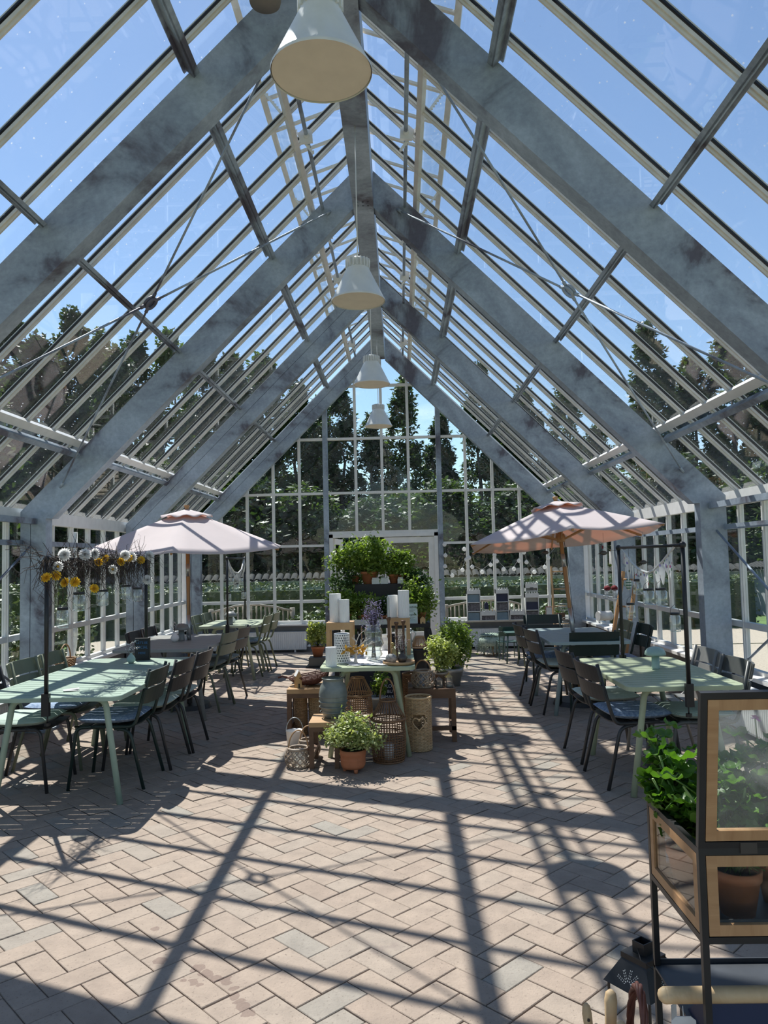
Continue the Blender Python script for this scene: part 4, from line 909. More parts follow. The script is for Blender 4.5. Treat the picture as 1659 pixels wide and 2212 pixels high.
def lattice_lantern(label, x, y, R, h, z, mat, hh, tilt=0):
    t = thing('lattice_lantern', label, 'lantern', (x, y, z))
    def rad(q): return R*(.70+.30*math.sin(PI*(q*.9+.08)))
    m = MB(); n = 12
    for s in (-1, 1):
        for k in range(n):
            a0 = 2*PI*k/n; m.tube([(rad(q)*math.cos(a0+s*q*1.35), rad(q)*math.sin(a0+s*q*1.35), .005+q*h) for q in [i/9 for i in range(10)]], .005, 5)
    tag(m.build('lattice', mat, t), kind='stuff')
    MB().tube(ringpts(rad(1)*1.0, h+.004), .011, 8, closed=True).build('hoop', mat, t); MB().tube(ringpts(rad(0), .008), .009, 8, closed=True).build('hoop', mat, t)
    MB().lathe([(0, .006), (rad(0), .006), (rad(0), .012), (0, .012)], 20).build('base', mat, t)
    MB().lathe([(0, .014), (R*.5, .014), (R*.5, h*.96), (R*.47, h*.96), (R*.47, .02), (0, .02)], 20).build('glass_cup', 'jar', t)
    ca, sa = math.cos(tilt), math.sin(tilt)
    MB().tube([(rad(1)*math.cos(PI*k/14)*ca, rad(1)*math.cos(PI*k/14)*sa, h+hh*math.sin(PI*k/14)) for k in range(15)], .006, 6).build('handle', 'rattan', t)
    return t
lattice_lantern('round willow lattice lantern in front at the left on the floor', -.545, 6.02, .105, .135, 0, 'greylat', .14, .2)
lattice_lantern('second willow lattice lantern behind the front one on the floor', -.50, 6.30, .095, .13, 0, 'greylat', .12, .3)
lattice_lantern('grey lattice lantern basket on the dark bench at right', .46, 6.83, .107, .135, .455, 'greylat', .10, -.5)
t = thing('tin_bucket', 'small white bucket with loop handle on the floor at left', 'bucket', (-.665, 6.68, 0))
MB().lathe([(0, 0), (.062, 0), (.075, .13), (.078, .132), (.072, .13), (.06, .006), (0, .006)], 26).build('body', 'porcelain', t); MB().tube([(.075*math.cos(PI*k/14), 0, .12+.12*math.sin(PI*k/14)) for k in range(15)], .004, 6).build('handle', 'zinc', t)
# --- wicker cylinders
def wicker_cyl(label, x, y, R, h, mat, heart=False, z=0, flare=0):
    t = thing('wicker_basket', label, 'basket', (x, y, z)); m = MB(); n = 36; rows = int(h/.011)
    def hole(a, zz):
        if not heart: return False
        u = ((a+PI/2+PI) % (2*PI)-PI)*R/.052; v = (zz-h*.54)/.052
        return (u*u+v*v-1)**3-u*u*v**3 < 0
    for i in range(rows):
        zz = .008+h*i/rows; run = []
        for k in range(n+1):
            a = 2*PI*k/n; r = (R+flare*zz/h)+(.0055 if (k+i) % 2 else -.0055); p = (r*math.cos(a), r*math.sin(a), zz)
            if hole(a, zz):
                if len(run) > 1: m.tube(run, .0052, 4)
                run = []
            else: run.append(p)
        if len(run) > 1: m.tube(run, .0052, 4)
    tag(m.build('weave', mat, t), kind='stuff')
    m = MB()
    for k in range(n//2):
        a = 4*PI*k/n; seg = []
        for i in range(25):
            zz = h*i/24
            if hole(a, zz):
                if len(seg) > 1: m.tube(seg, .0042, 4)
                seg = []
            else: seg.append(((R+flare*zz/h)*math.cos(a), (R+flare*zz/h)*math.sin(a), zz))
        if len(seg) > 1: m.tube(seg, .0042, 4)
    tag(m.build('stakes', mat, t), kind='stuff')
    MB().tube(ringpts(R+flare+.002, h+.004), .010, 8, closed=True).build('rim', mat, t); MB().lathe([(0, .004), (R, .004), (R, .012), (0, .012)], 24).build('base', mat, t)
    if heart:
        o = []
        for k in range(28):
            q = 2*PI*k/28; u = .95*math.sin(q)**3; v = (13*math.cos(q)-5*math.cos(2*q)-2*math.cos(3*q)-math.cos(4*q))/15
            a = -PI/2+u*.055/R; o.append(((R+.004)*math.cos(a), (R+.004)*math.sin(a), h*.54+v*.055))
        MB().tube(o, .006, 6, closed=True).build('heart_trim', mat, t)
    return t
wicker_cyl('pale wicker cylinder with a heart shaped cut-out beside the table leg', .405, 6.48, .103, .43, 'wicker', True)
wicker_cyl('narrow tall wicker basket under the left bench', -.665, 7.10, .055, .36, 'rattan')
wicker_cyl('tapered pale wicker basket beside the grey vase, under the left bench', -.515, 7.16, .068, .375, 'wicker', flare=.015)
wicker_cyl('tall narrow wicker basket behind the table leg at right', .36, 7.30, .065, .50, 'darkrattan', flare=.015)
t = thing('potted_plant', 'small leafy plant in a grey pot under the display table', 'plant', (.0, 8.2, 0)); tpot(t, .09, .14, mat='zinc'); foliage(t, (0, 0, .29), (.12, .12, .16), 700, .04, 'leaf_pel', 8)
# --- things on the benches
def little_house(label, x, y, z, w, d, h, mat, rz=0, front=None):
    t = thing('toy_house', label, 'ornament', (x, y, z), rz); p = [(-w/2, 0), (w/2, 0), (w/2, h*.68), (0, h), (-w/2, h*.68)]
    MB().prism(p, lambda u, v: Vector((u, -d/2, v)), lambda u, v: Vector((u, d/2, v))).build('body', mat, t)
    MB().prism([(-w/2-.002, h*.68), (0, h+.001), (w/2+.002, h*.68), (w/2+.002, h*.70), (0, h+.008), (-w/2-.002, h*.70)], lambda u, v: Vector((u, -d/2-.002, v)), lambda u, v: Vector((u, d/2+.002, v))).build('roof', front or mat, t)
    MB().mm((-.006, -d/2-.002, 0), (.006, -d/2, h*.25)).build('door', 'darkw', t)
    return t
little_house('tall wooden toy house with white side on the oak bench', -.675, 7.02, .44, .055, .05, .15, 'yellowpaint', .5, 'porcelain')
t = thing('wicker_tray', 'flat red brown wicker leaf basket on the oak bench', 'basket', (-.545, 7.13, .44))
m = MB()
for i in range(16):
    q = (i+1)/16; m.tube([(.19*q*math.cos(2*PI*k/36)*(1+.25*math.cos(2*PI*k/36-PI)), .15*q*math.sin(2*PI*k/36), .012+.09*q**2.6+.03*math.cos(2*PI*k/36)*q) for k in range(36)], .006, 5, closed=True)
for k in range(20):
    a = 2*PI*k/20; m.tube([(.19*q*math.cos(a)*(1+.25*math.cos(a-PI)), .15*q*math.sin(a), .010+.09*q**2.6+.03*math.cos(a)*q) for q in [i/8 for i in range(9)]], .004, 4)
m.tube([(-.235, 0, .07), (-.29, .01, .085), (-.33, .0, .075)], .009, 6)
tag(m.build('weave', 'redwicker', t), kind='stuff')
t = thing('wooden_pear', 'small olive brown pear lying in the red brown wicker basket', 'ornament', (-.555, 7.10, .475), .4)
MB().lathe([(0, -.045), (.022, -.038), (.03, -.012), (.024, .02), (.012, .042), (.008, .052), (0, .054)], 16, m=Matrix.Rotation(PI/2-.15, 3, 'Y')).build('fruit', paint('olive_pear', (.23, .19, .07), .5), t); MB().tube([(.05, 0, .0), (.075, .005, .01)], .003, 5).build('stalk', 'twig', t)
t = thing('white_ribbon', 'curled white ribbon lying on the oak bench', 'ribbon', (-.62, 7.07, .44)); MB().tube([(.0+.05*k/12, .012*math.sin(k*1.1), .004+.03*abs(math.sin(k*.45))) for k in range(13)], .004, 5).build('ribbon', 'linen', t)
def tealight(label, x, y, w, h, mat):
    t = thing('glass_lantern', label, 'lantern', (x, y, .455), .2)
    for a in (-1, 1):
        for b in (-1, 1): MB().mm((a*w/2-.003, b*w/2-.003, 0), (a*w/2+.003, b*w/2+.003, h*.72)).build('corner', 'gunmetal', t)
    MB().mm((-w/2, -w/2, 0), (w/2, w/2, .008)).build('base', 'gunmetal', t)
    for a, b in ((1, 0), (-1, 0), (0, 1), (0, -1)):
        MB().box((a*w/2, b*w/2, h*.36), (.003 if a else w-.006, .003 if b else w-.006, h*.68)).build('pane', 'jar', t)
    p = [(-w/2-.003, -w/2-.003, h*.72), (w/2+.003, -w/2-.003, h*.72), (w/2+.003, w/2+.003, h*.72), (-w/2-.003, w/2+.003, h*.72)]; q = [(u*.35, v*.35, h*.9) for u, v, _ in p]
    MB().add(p+q, [(3, 2, 1, 0), (4, 5, 6, 7)]+[(i, (i+1) % 4, (i+1) % 4+4, i+4) for i in range(4)]).build('roof', mat, t); MB().cyl((0, 0, h*.9), w*.12, h*.1, 8).build('knob', mat, t)
tealight('small glass lantern with dark roof on the right bench', .595, 6.80, .054, .095, 'gunmetal'); tealight('small glass lantern with gold top on the right bench', .683, 6.80, .058, .122, 'gold')
t = thing('potted_plant', 'yellow green bushy plant in a basket pot behind the right bench lanterns', 'plant', (.61, 7.04, .455)); tpot(t, .085, .10, mat='greylat'); foliage(t, (.03, .04, .27), (.17, .15, .16), 1900, .036, 'leaf_gold', 9)
t = thing('enamel_jug', 'tall grey enamel jug at the right end of the display table', 'jug', (.335, 7.38, .74))
MB().lathe([(0, 0), (.042, 0), (.044, .02), (.036, .15), (.042, .18), (.039, .18), (.033, .15), (.04, .01), (0, .01)], 22).build('body', 'zinc', t); MB().tube(arc([(.036, 0, .16), (.085, 0, .14), (.043, 0, .05)], 6, .04), .006, 6).build('handle', 'zinc', t)
# --- on the display table
T = .74
t = thing('table_runner', 'crumpled white linen runner on the display table', 'cloth', (.02, 6.75, T)); v = []; f = []; nx, ny = 16, 34; rnd = random.Random(3)
for j in range(ny+1):
    for i in range(nx+1):
        x = -.19+.38*i/nx+.02*math.sin(j*.9); y = -.58+1.2*j/ny+.015*math.sin(i*1.3); v.append((x, y, .005+.009*abs(noise.noise(Vector((x*14, y*14, 0))))))
for j in range(ny): f += [(j*(nx+1)+i, j*(nx+1)+i+1, (j+1)*(nx+1)+i+1, (j+1)*(nx+1)+i) for i in range(nx)]
rn = MB().add(v, f, True).build('runner', 'linen', t); rn.modifiers.new('s', 'SOLIDIFY').thickness = .002
def ribbed(label, x, y, z, r, h, n=30, wav=0, name='ribbed_vase'):
    t = thing(name, label, 'vase', (x, y, z), 0, 'white ribbed porcelain vases'); prof = []
    m = MB(); v = []; f = []; K = n*2; R = 9
    for i in range(R):
        q = i/(R-1)
        for k in range(K): a = 2*PI*k/K; rr = (r+wav*math.sin(q*PI*4))*(1 if k % 2 else .945); v.append((rr*math.cos(a), rr*math.sin(a), h*q))
    for i in range(R-1): f += [(i*K+k, i*K+(k+1) % K, (i+1)*K+(k+1) % K, (i+1)*K+k) for k in range(K)]
    m.add(v, f); m.lathe([(r*.93, h), (r*.86, h-.002), (r*.86, .02), (0, .02)], 24); m.disc((0, 0, 0), r*.95, 24, up=False); m.build('body', 'porcelain', t)
    MB().tube(ringpts(r*.93, h), r*.06, 6, closed=True).build('lip', 'porcelain', t); return t
ribbed('short white ribbed vase at the front left corner of the display table', -.293, 6.20, T, .045, .15)
ribbed('small wavy white ribbed vase at the middle of the display table', .12, 7.2, T, .030, .145, 20, .006)
# wooden open frames standing on the table, with tall vases on top
open_stool('wooden_stand', 'oak open frame stand at the left of display table with two vases', -.27, 6.92, .24, .22, .295, .032, 'oak', 'oak', 'stand', 0, T, False)
open_stool('wooden_stand', 'oak open frame stand at the right of display table with two vases', .255, 6.92, .20, .22, .325, .032, 'oak', 'oak', 'stand', 0, T, False)
ribbed('tall white ribbed vase, taller of two on the left oak stand', -.315, 6.93, T+.295, .053, .25); ribbed('shorter white ribbed vase on the left oak stand', -.228, 6.86, T+.295, .045, .20)
ribbed('shorter white ribbed vase on the right oak stand', .205, 6.95, T+.325, .045, .195); ribbed('tall white ribbed vase, taller of two on the right oak stand', .303, 6.88, T+.325, .050, .24)
def perforated(label, x, y, r, h):
    t = thing('perforated_lantern', label, 'lantern', (x, y, T)); rows, K = 11, 20; m = MB(); v = []; f = []
    pw = h*.95/rows
    for i in range(rows):
        z0 = h*.03+i*pw; off = .5*(i % 2)
        for k in range(K):
            a0 = 2*PI*(k+off)/K; a1 = a0+2*PI/K; b0, b1 = a0+.3*(a1-a0), a1-.15*(a1-a0); zz0, zz1 = z0+pw*.28, z0+pw*.82
            P = lambda a, z, rr=r: (rr*math.cos(a), rr*math.sin(a), z)
            o = [P(a0, z0), P(a1, z0), P(a1, z0+pw), P(a0, z0+pw)]; q = [P(b0, zz0), P(b1, zz0), P(b1, zz1), P(b0, zz1)]; qi = [P(b0, zz0, r*.92), P(b1, zz0, r*.92), P(b1, zz1, r*.92), P(b0, zz1, r*.92)]
            s = len(v); v += o+q+qi; f += [(s+i2, s+(i2+1) % 4, s+4+(i2+1) % 4, s+4+i2) for i2 in range(4)]+[(s+4+i2, s+4+(i2+1) % 4, s+8+(i2+1) % 4, s+8+i2) for i2 in range(4)]
    m.add(v, f); tag(m.build('shell', 'porcelain', t), kind='stuff')
    MB().lathe([(r, h*.98), (r, h), (r*.9, h), (r*.9, h*.97)], 30).build('rim', 'porcelain', t); MB().lathe([(0, 0), (r, 0), (r, h*.03), (r*.9, h*.03), (0, .006)], 30).build('base', 'porcelain', t); MB().lathe([(r*.9, .005), (r*.9, h*.97)], 30).build('inner_shadow', paint('shadow_lining', (.10, .11, .12), .8), t)  # dark sleeve inside the shell paints the shade seen through the holes
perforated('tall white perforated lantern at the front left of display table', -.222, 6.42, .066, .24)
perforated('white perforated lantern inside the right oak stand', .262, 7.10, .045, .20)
t = thing('branch_ornament', 'bleached white branch with amber leaves on the display table', 'ornament', (-.105, 6.33, T)); rnd = random.Random(12); m = MB()
m.tube([(0, 0, 0), (.003, 0, .06), (0, .0, .13)], [.014, .011, .010], 8); m.lathe([(.03, 0), (.016, .012), (.012, .03)], 12)
def branch(p, d, L, r, dep):
    q = p+d*L; m.tube([p, p.lerp(q, .5)+Vector((rnd.uniform(-.008, .008), 0, .005)), q], [r, r*.85, r*.7], 6)
    if dep:
        for s in (-1, 1): branch(q if s > 0 else p.lerp(q, .65), (d+Vector((s*rnd.uniform(.35, .7), rnd.uniform(-.3, .3), rnd.uniform(-.1, .35)))).normalized(), L*rnd.uniform(.55, .75), r*.66, dep-1)
for d in ((-.8, .1, .75), (.75, -.1, .8), (.15, .2, 1), (.9, .2, .35), (-.9, -.1, .3)): branch(Vector((0, 0, .10)), Vector(d).normalized(), .085, .007, 2)
m.build('branch', 'palestick', t); tag(leaves(MB(), [(rnd.uniform(-.10, .11), rnd.uniform(-.03, .03)-.02, .115+rnd.gauss(0, .012)) for _ in range(70)], .038, rnd, .2, .3, .7).build('leaves', 'orange', t), kind='stuff')
t = thing('glass_vase', 'clear bubble shaped glass vase on the display table', 'vase', (.04, 6.50, T+.012))
pr_ = [(.03, 0), (.055, .005), (.075, .04), (.062, .075), (.06, .085), (.088, .13), (.07, .185), (.068, .19), (.08, .225), (.066, .26), (.06, .265), (.066, .29)]
MB().lathe([(0, 0)]+pr_+[(r-.003, z) for r, z in reversed(pr_)]+[(0, .006)], 32).build('body', 'jar', t)
t = thing('dried_lavender', 'bunch of dried purple lavender standing in the glass vase', 'flowers', (.04, 6.50, T+.02)); rnd = random.Random(4); m = MB(); tips = []
for k in range(34):
    a = rnd.uniform(0, 6.28); r = rnd.uniform(.0, .085); tp = Vector((r*math.cos(a), r*math.sin(a), rnd.uniform(.33, .50))); m.tube([(.02*math.cos(a+2), .02*math.sin(a+2), .0), (.02*math.cos(a), .02*math.sin(a), .26), tp], .0016, 4); tips.append(tp)
tag(m.build('stalks', 'twig', t), kind='stuff')
tag(leaves(MB(), [tp+Vector((rnd.gauss(0, .018), rnd.gauss(0, .018), rnd.uniform(-.12, .015))) for tp in tips for _ in range(26)], .013, rnd, .3, .2, .8).build('florets', 'lilac', t), kind='stuff')
t = thing('wooden_tray', 'round ended wooden tray at the front right of display table', 'tray', (.25, 6.26, T)); n = 36
MB().lathe([(0, 0), (.9, 0), (1, .3), (1, 1), (.94, 1), (.92, .4), (0, .4)], n, m=Matrix.Diagonal((.13, .14, .026))).build('tray', 'oak', t)
t = thing('stone_gourd', 'speckled grey stone gourd with wooden stalk on the wooden tray', 'ornament', (.19, 6.27, T+.011)); MB().lathe([(0, 0), (.035, .003), (.048, .03), (.04, .055), (.018, .07), (0, .072)], 24).build('body', 'stone', t); MB().tube([(0, 0, .068), (.004, 0, .10), (.012, 0, .112)], [.010, .006, .004], 6).build('stalk', 'oak', t)
t = thing('bottle_ornament', 'small gold brown bottle behind the stone gourd', 'bottle', (.20, 6.55, T)); MB().lathe([(0, 0), (.034, 0), (.036, .03), (.028, .075), (.012, .10), (.012, .115), (.018, .125), (.012, .14), (0, .142)], 20).build('body', 'gold', t)
t = thing('bud_vase', 'dark brown bud vase on the wooden tray', 'vase', (.278, 6.28, T+.011)); MB().lathe([(0, 0), (.03, 0), (.041, .025), (.034, .05), (.014, .07), (.016, .085), (.011, .08), (0, .05)], 22).build('body', 'gunmetal', t)
t = thing('dried_twigs', 'dried pinkish twigs standing in the dark bud vase', 'flowers', (.278, 6.28, T+.07)); rnd = random.Random(8); m = MB(); tips = []
for k in range(12):
    tp = Vector((rnd.uniform(-.05, .05), rnd.uniform(-.04, .04), rnd.uniform(.06, .15))); m.tube([(0, 0, 0), tp*.5+Vector((0, 0, .01)), tp], .0014, 4); tips += [tp, tp*.8]
m.build('stalks', 'twig', t); tag(leaves(MB(), [tp+Vector((rnd.gauss(0, .008), rnd.gauss(0, .008), rnd.gauss(0, .008))) for tp in tips for _ in range(6)], .014, rnd, .3, .2, .8).build('buds', cloth('dusty_pink', (.36, .27, .27), 0), t), kind='stuff')
def candlestick(label, x, y, h, z=T, candle=None):
    t = thing('candlestick', label, 'candlestick', (x, y, z)); MB().lathe([(0, 0), (.03, 0), (.03, .008), (.012, .02), (.009, h*.5), (.014, h*.55), (.009, h*.62), (.011, h*.9), (.02, h*.96), (.018, h), (0, h)], 18).build('stick', 'walnut', t)
    if candle: MB().cyl((0, 0, h), .011, candle, 12).build('candle', 'zinc', t); MB().tube([(0, 0, h+candle), (.004, 0, h+candle+.012)], .0015, 4).build('wick', 'twig', t)
candlestick('turned wooden candlestick holding a tall grey candle before the right stand', .17, 6.50, .36, T, .16)
candlestick('turned wooden candlestick in the middle before the right stand', .235, 6.60, .31); candlestick('turned wooden candlestick at the right before the right stand', .295, 6.62, .32)
t = thing('candle_pick', 'thin dark red taper candle behind the branch ornament', 'candle', (-.07, 6.72, T)); MB().cyl((0, 0, 0), .02, .006, 12).build('foot', 'red', t); MB().cyl((0, 0, .006), .005, .26, 8).build('taper', 'darkrattan', t)
t = thing('paper_book', 'pale teal book standing beside the right oak stand', 'book', (.345, 7.08, T)); MB().mm((-.018, -.06, 0), (-.015, .06, .17)).mm((.015, -.06, 0), (.018, .06, .17)).build('cover', 'paper', t); MB().mm((-.015, -.058, .002), (.015, .058, .167)).build('pages', 'linen', t)
# --- black tiered plant bench
t = thing('plant_bench', 'black tiered plant bench crowded with pots before the door', 'bench', (.05, 9.0, 0))
MB().mm((-.56, -.22, .80), (.56, .16, .84)).build('lower_shelf', 'darkw', t); MB().mm((-.32, .18, 1.25), (.32, .50, 1.29)).build('upper_shelf', 'darkw', t); MB().mm((-.32, .18, 1.14), (.32, .21, 1.25)).build('upper_apron', 'darkw', t)
for s in (-1, 1):
    MB().beam((s*.26, .22, 1.20), (-s*.26, .22, .84), .05, .03, (0, 1, 0)).build('cross_brace', 'darkw', t)
    for y in (-.18, .12): MB().mm((s*.52-.025, y-.025, 0), (s*.52+.025, y+.025, .80)).build('leg', 'darkw', t)
    MB().mm((s*.30-.02, .44, 0), (s*.30+.02, .48, 1.25)).build('post', 'darkw', t)
    MB().beam((s*.54, -.2, .78), (s*.70, -.2, .0), .05, .05).build('strut', 'darkw', t)
def potplant(label, x, y, z, pr0, ph, rad, cz, n, size, mat, seed, fl=0, potmat='terracotta', off=(0, 0)):
    t = thing('potted_plant', label, 'plant', (x, y, z)); tpot(t, pr0, ph, mat=potmat); foliage(t, (off[0], off[1], cz), rad, n, size, mat, seed)
    if fl: flowers(t, (off[0], off[1], cz), rad, fl, .018, 'petal_white', seed+1)
    return t
potplant('large pale flowered pelargonium in the biggest pot on the upper shelf', -.10, 9.32, 1.29, .105, .15, (.42, .24, .28), .33, 3600, .052, 'leaf_pel', 41, 16, off=(-.08, 0))
potplant('smaller pelargonium in a terracotta pot on the upper shelf at right', .20, 9.32, 1.29, .065, .11, (.26, .2, .17), .23, 1900, .048, 'leaf_pel', 42, 10, off=(.04, 0))
potplant('trailing leafy plant at the left end of the upper shelf', -.27, 9.38, 1.29, .05, .10, (.26, .2, .26), .0, 1500, .05, 'leaf_dark', 43, 0, off=(-.13, -.02))
potplant('leafy plant at the far right of the upper shelf', .31, 9.38, 1.29, .05, .10, (.20, .18, .22), .02, 1200, .05, 'leaf_dark', 44, 4, off=(.16, -.05))
potplant('bright green scented pelargonium at the left of the lower shelf', -.37, 8.96, .84, .07, .12, (.26, .2, .16), .24, 1900, .05, 'leaf_pel', 45, 3, off=(-.02, 0))
potplant('green pelargonium in terracotta in the middle left of lower shelf', -.16, 8.94, .84, .065, .11, (.19, .16, .15), .22, 1400, .048, 'leaf_pel', 46)
potplant('leafy green plant at the right of the lower shelf', .50, 9.0, .84, .07, .12, (.24, .2, .27), .28, 2300, .045, 'leaf_pel', 47, 6)
potplant('small dark leafed plant in the middle of the lower shelf', .08, 9.0, .84, .05, .09, (.15, .14, .14), .18, 900, .045, 'leaf_dark', 48)
potplant('large yellow green bush in a pot on the floor right of the plant bench', .90, 9.6, 0, .13, .22, (.27, .26, .30), .50, 3000, .05, 'leaf_pel', 49, 0, 'zinc')
potplant('dark green bush on the floor beside the right gable post', 1.0, 10.4, 0, .12, .2, (.22, .22, .26), .42, 2000, .05, 'leaf_dark', 50, 0, 'zinc')
potplant('yellow green plant in terracotta on the black planter by the left gable', -.99, 11.6, .14, .10, .15, (.17, .16, .21), .36, 1700, .045, 'leaf_gold', 51)
t = thing('planter_box', 'shallow black planter box on the floor by the left gable', 'planter', (-.96, 11.55, 0)); MB().mm((-.19, -.17, 0), (.19, .17, .02)).build('plinth', 'darkw', t); MB().mm((-.15, -.13, .02), (.15, .13, .14)).build('box', 'slate', t)
for i, (x, w_) in enumerate(((-.02, .09), (.085, .09), (.28, .07))):
    t = thing('card_holder', ['left', 'middle', 'right'][i]+' grey metal card holder on the edge of the upper shelf', 'holder', (x, 9.215, 1.29)); MB().mm((-w_/2, -.012, 0), (w_/2, .012, .055)).build('tray', 'zinc', t); MB().mm((-w_/2+.006, -.004, .02), (w_/2-.006, .0, .075)).build('card', 'linen', t)
t = thing('drip_tray', 'long grey zinc tray along the lower shelf', 'tray', (-.08, 8.80, .84)); MB().mm((-.28, -.012, 0), (.30, .012, .06)).mm((-.28, .012, 0), (.3, .09, .008)).build('tray', 'zinc', t)
t = thing('sign_sheet', 'framed pale teal sign with two script lines on the lower shelf', 'sign', (.40, 8.86, .84)); MB().mm((-.068, -.004, 0), (.068, .004, .225)).build('frame', 'porcelain', t); MB().mm((-.062, -.007, .006), (.062, -.004, .219)).build('sheet', 'paper', t)
text('Honeybush', .026, 'chalk', t, (-.005, -.009, .19), (PI/2, 0, 0)); text('Pelargonium', .022, 'chalk', t, (0, -.009, .10), (PI/2, 0, 0))
for k, z in enumerate((.165, .15, .135, .07, .055, .04)): MB().mm((-.05, -.008, z), (.02+.02*(k % 2), -.0072, z+.003)).build('text_line', 'mushgrey', t)
little_house('small pale wooden toy house on the lower shelf by the teal sign', .525, 8.84, .84, .06, .05, .072, 'yellowpaint')
t = thing('chalkboard_sign', 'black chalkboard with white script under the plant bench', 'sign', (-.02, 8.70, 0)); MB().mm((-.36, -.012, .02), (.36, .012, .74)).build('board', 'chalk', t)
for s in (-1, 1): MB().mm((s*.34-.02, -.02, 0), (s*.34+.02, .02, .76)).build('frame', 'darkw', t)
text('plants', .12, 'whitechalk', t, (.14, -.015, .57), (PI/2, 0, 0)); text('BLOMS', .05, 'whitechalk', t, (.16, -.015, .16), (PI/2, 0, 0)); text('BUTIK', .05, 'whitechalk', t, (.19, -.015, .10), (PI/2, 0, 0)); text('MARKET', .05, 'whitechalk', t, (.19, -.015, .04), (PI/2, 0, 0))
t = thing('bamboo_lantern', 'slatted bamboo lantern on the floor right of the plant bench', 'lantern', (.47, 8.35, .62)); m = MB()
for k in range(26): a = 2*PI*k/26; MB().tube([(.085*math.cos(a), .085*math.sin(a), 0), (.05*math.cos(a), .05*math.sin(a), .12)], .005, 5).build('slat', 'rattan', t)
MB().tube(ringpts(.05, .12), .008, 6, closed=True).build('hoop', 'rattan', t); MB().tube(ringpts(.086, 0.008), .008, 6, closed=True).build('hoop', 'rattan', t)
pd = thing('plant_pedestal', 'dark round pedestal under the bamboo lantern', 'stand', (.47, 8.35, 0)); MB().lathe([(0, 0), (.11, 0), (.10, .03), (.07, .06), (.07, .56), (.10, .60), (.10, .612), (0, .612)], 20).build('column', 'darkw', pd)
# ------------------------------------------------------------------ things on and over the dining tables
def jar(label, x, y, zc, r, h, top, grp):
    t = thing('glass_jar', label, 'jar', (x, y, zc-h/2), 0, grp)
    pr0 = [(r*.55, 0), (r*.92, .004), (r, .016), (r, h*.80), (r*.82, h*.88), (r*.78, h*.9), (r*.78, h)]
    MB().lathe([(0, 0)]+pr0+[(q-.003, z) for q, z in reversed(pr0)]+[(0, .006)], 22).build('glass', 'jar', t)
    MB().lathe([(r*.84, h*.92), (r*.86, h*.93), (r*.86, h*1.05), (r*.8, h*1.06), (0, h*1.06)], 22).build('lid', 'lidblack', t)
    MB().tube([(r*.86, 0, h), (r*.7, 0, h*1.3), (0, 0, h*1.5), (-r*.7, 0, h*1.3), (-r*.86, 0, h)], .0015, 5).tube([(0, 0, h*1.5), (0, 0, top-zc+h/2)], .0012, 4).build('wire', 'twig', t)
for i, (y, z, r, h, lb) in enumerate(((5.24, 1.235, .042, .135, 'nearest and lowest hanging glass jar under the flower garland'), (5.51, 1.33, .046, .13, 'second hanging glass jar from the left under the flower garland'), (5.95, 1.336, .046, .12, 'middle hanging glass jar under the flower garland'), (6.46, 1.356, .046, .115, 'fourth hanging glass jar under the flower garland'), (6.74, 1.324, .044, .115, 'hanging glass jar beside the far pole of the flower garland'))):
    jar(lb, -2.05, y, z, r, h, 1.64, 'glass jars hanging from the flower garland')
for i, (y, z, r, h, lb) in enumerate(((6.08, 1.14, .036, .115, 'glass jar hanging beside the far pole of the bunting stand'), (5.87, 1.335, .038, .11, 'highest glass jar hanging behind the bunting'), (5.63, 1.272, .042, .115, 'glass jar hanging below the middle of the bunting'), (5.36, 1.286, .042, .115, 'glass jar hanging below the near part of the bunting'), (5.11, 1.131, .036, .12, 'low glass jar hanging beside the near pole of the bunting'))):
    jar(lb, 2.085, y, z, r, h, 1.64, 'glass jars hanging below the bunting')
for y, z, lb in ((10.42, 1.33, 'glass jar hanging at the left of the knotted hanging'), (10.73, 1.23, 'glass jar hanging at the middle of the knotted hanging'), (10.24, 1.12, 'low glass jar beside the near pole of far stand'), (11.24, 1.10, 'low glass jar beside the far pole of far stand'), (11.05, 1.31, 'glass jar hanging at the right of the knotted hanging')): jar(lb, -2.03, y, z, .038, .11, 1.64, 'glass jars hanging from the far left stand')
# garland
t = thing('twig_garland', 'tangle of dark twigs with white and yellow paper flowers over mint table', 'garland', (-2.05, 4.95, 1.64)); rnd = random.Random(77); m = MB()
for k in range(620):
    y = rnd.uniform(-.05, 2.05); p = Vector((rnd.gauss(0, .035), y, rnd.gauss(.0, .028))); d = Vector((rnd.gauss(0, .25), rnd.gauss(0, .8), rnd.gauss(-.5, .6))).normalized(); L = rnd.uniform(.08, .26); q = p+d*L*.5+Vector((rnd.gauss(0, .02), rnd.gauss(0, .02), rnd.gauss(0, .02)))
    m.tube([p, q, p+d*L+Vector((0, 0, -.03))], [.0022, .0018, .001], 4)
for k in range(90):
    y = rnd.uniform(-.1, 2.1); p = Vector((0, y, 0)); m.tube([p+Vector((rnd.uniform(-.06, .06), rnd.gauss(0, .05), -.06*j-rnd.uniform(0, .02))) for j in range(rnd.randint(3, 7))], .0013, 4)
for k in range(7): m.tube([(rnd.gauss(0, .03), -.03, .02), (-.05+rnd.gauss(0, .03), -.12-rnd.random()*.08, .09*rnd.random()), (-.1, -.18-rnd.random()*.12, .12*rnd.uniform(-1, 1.4))], .0014, 4)
tag(m.build('twigs', 'twig', t), kind='stuff')
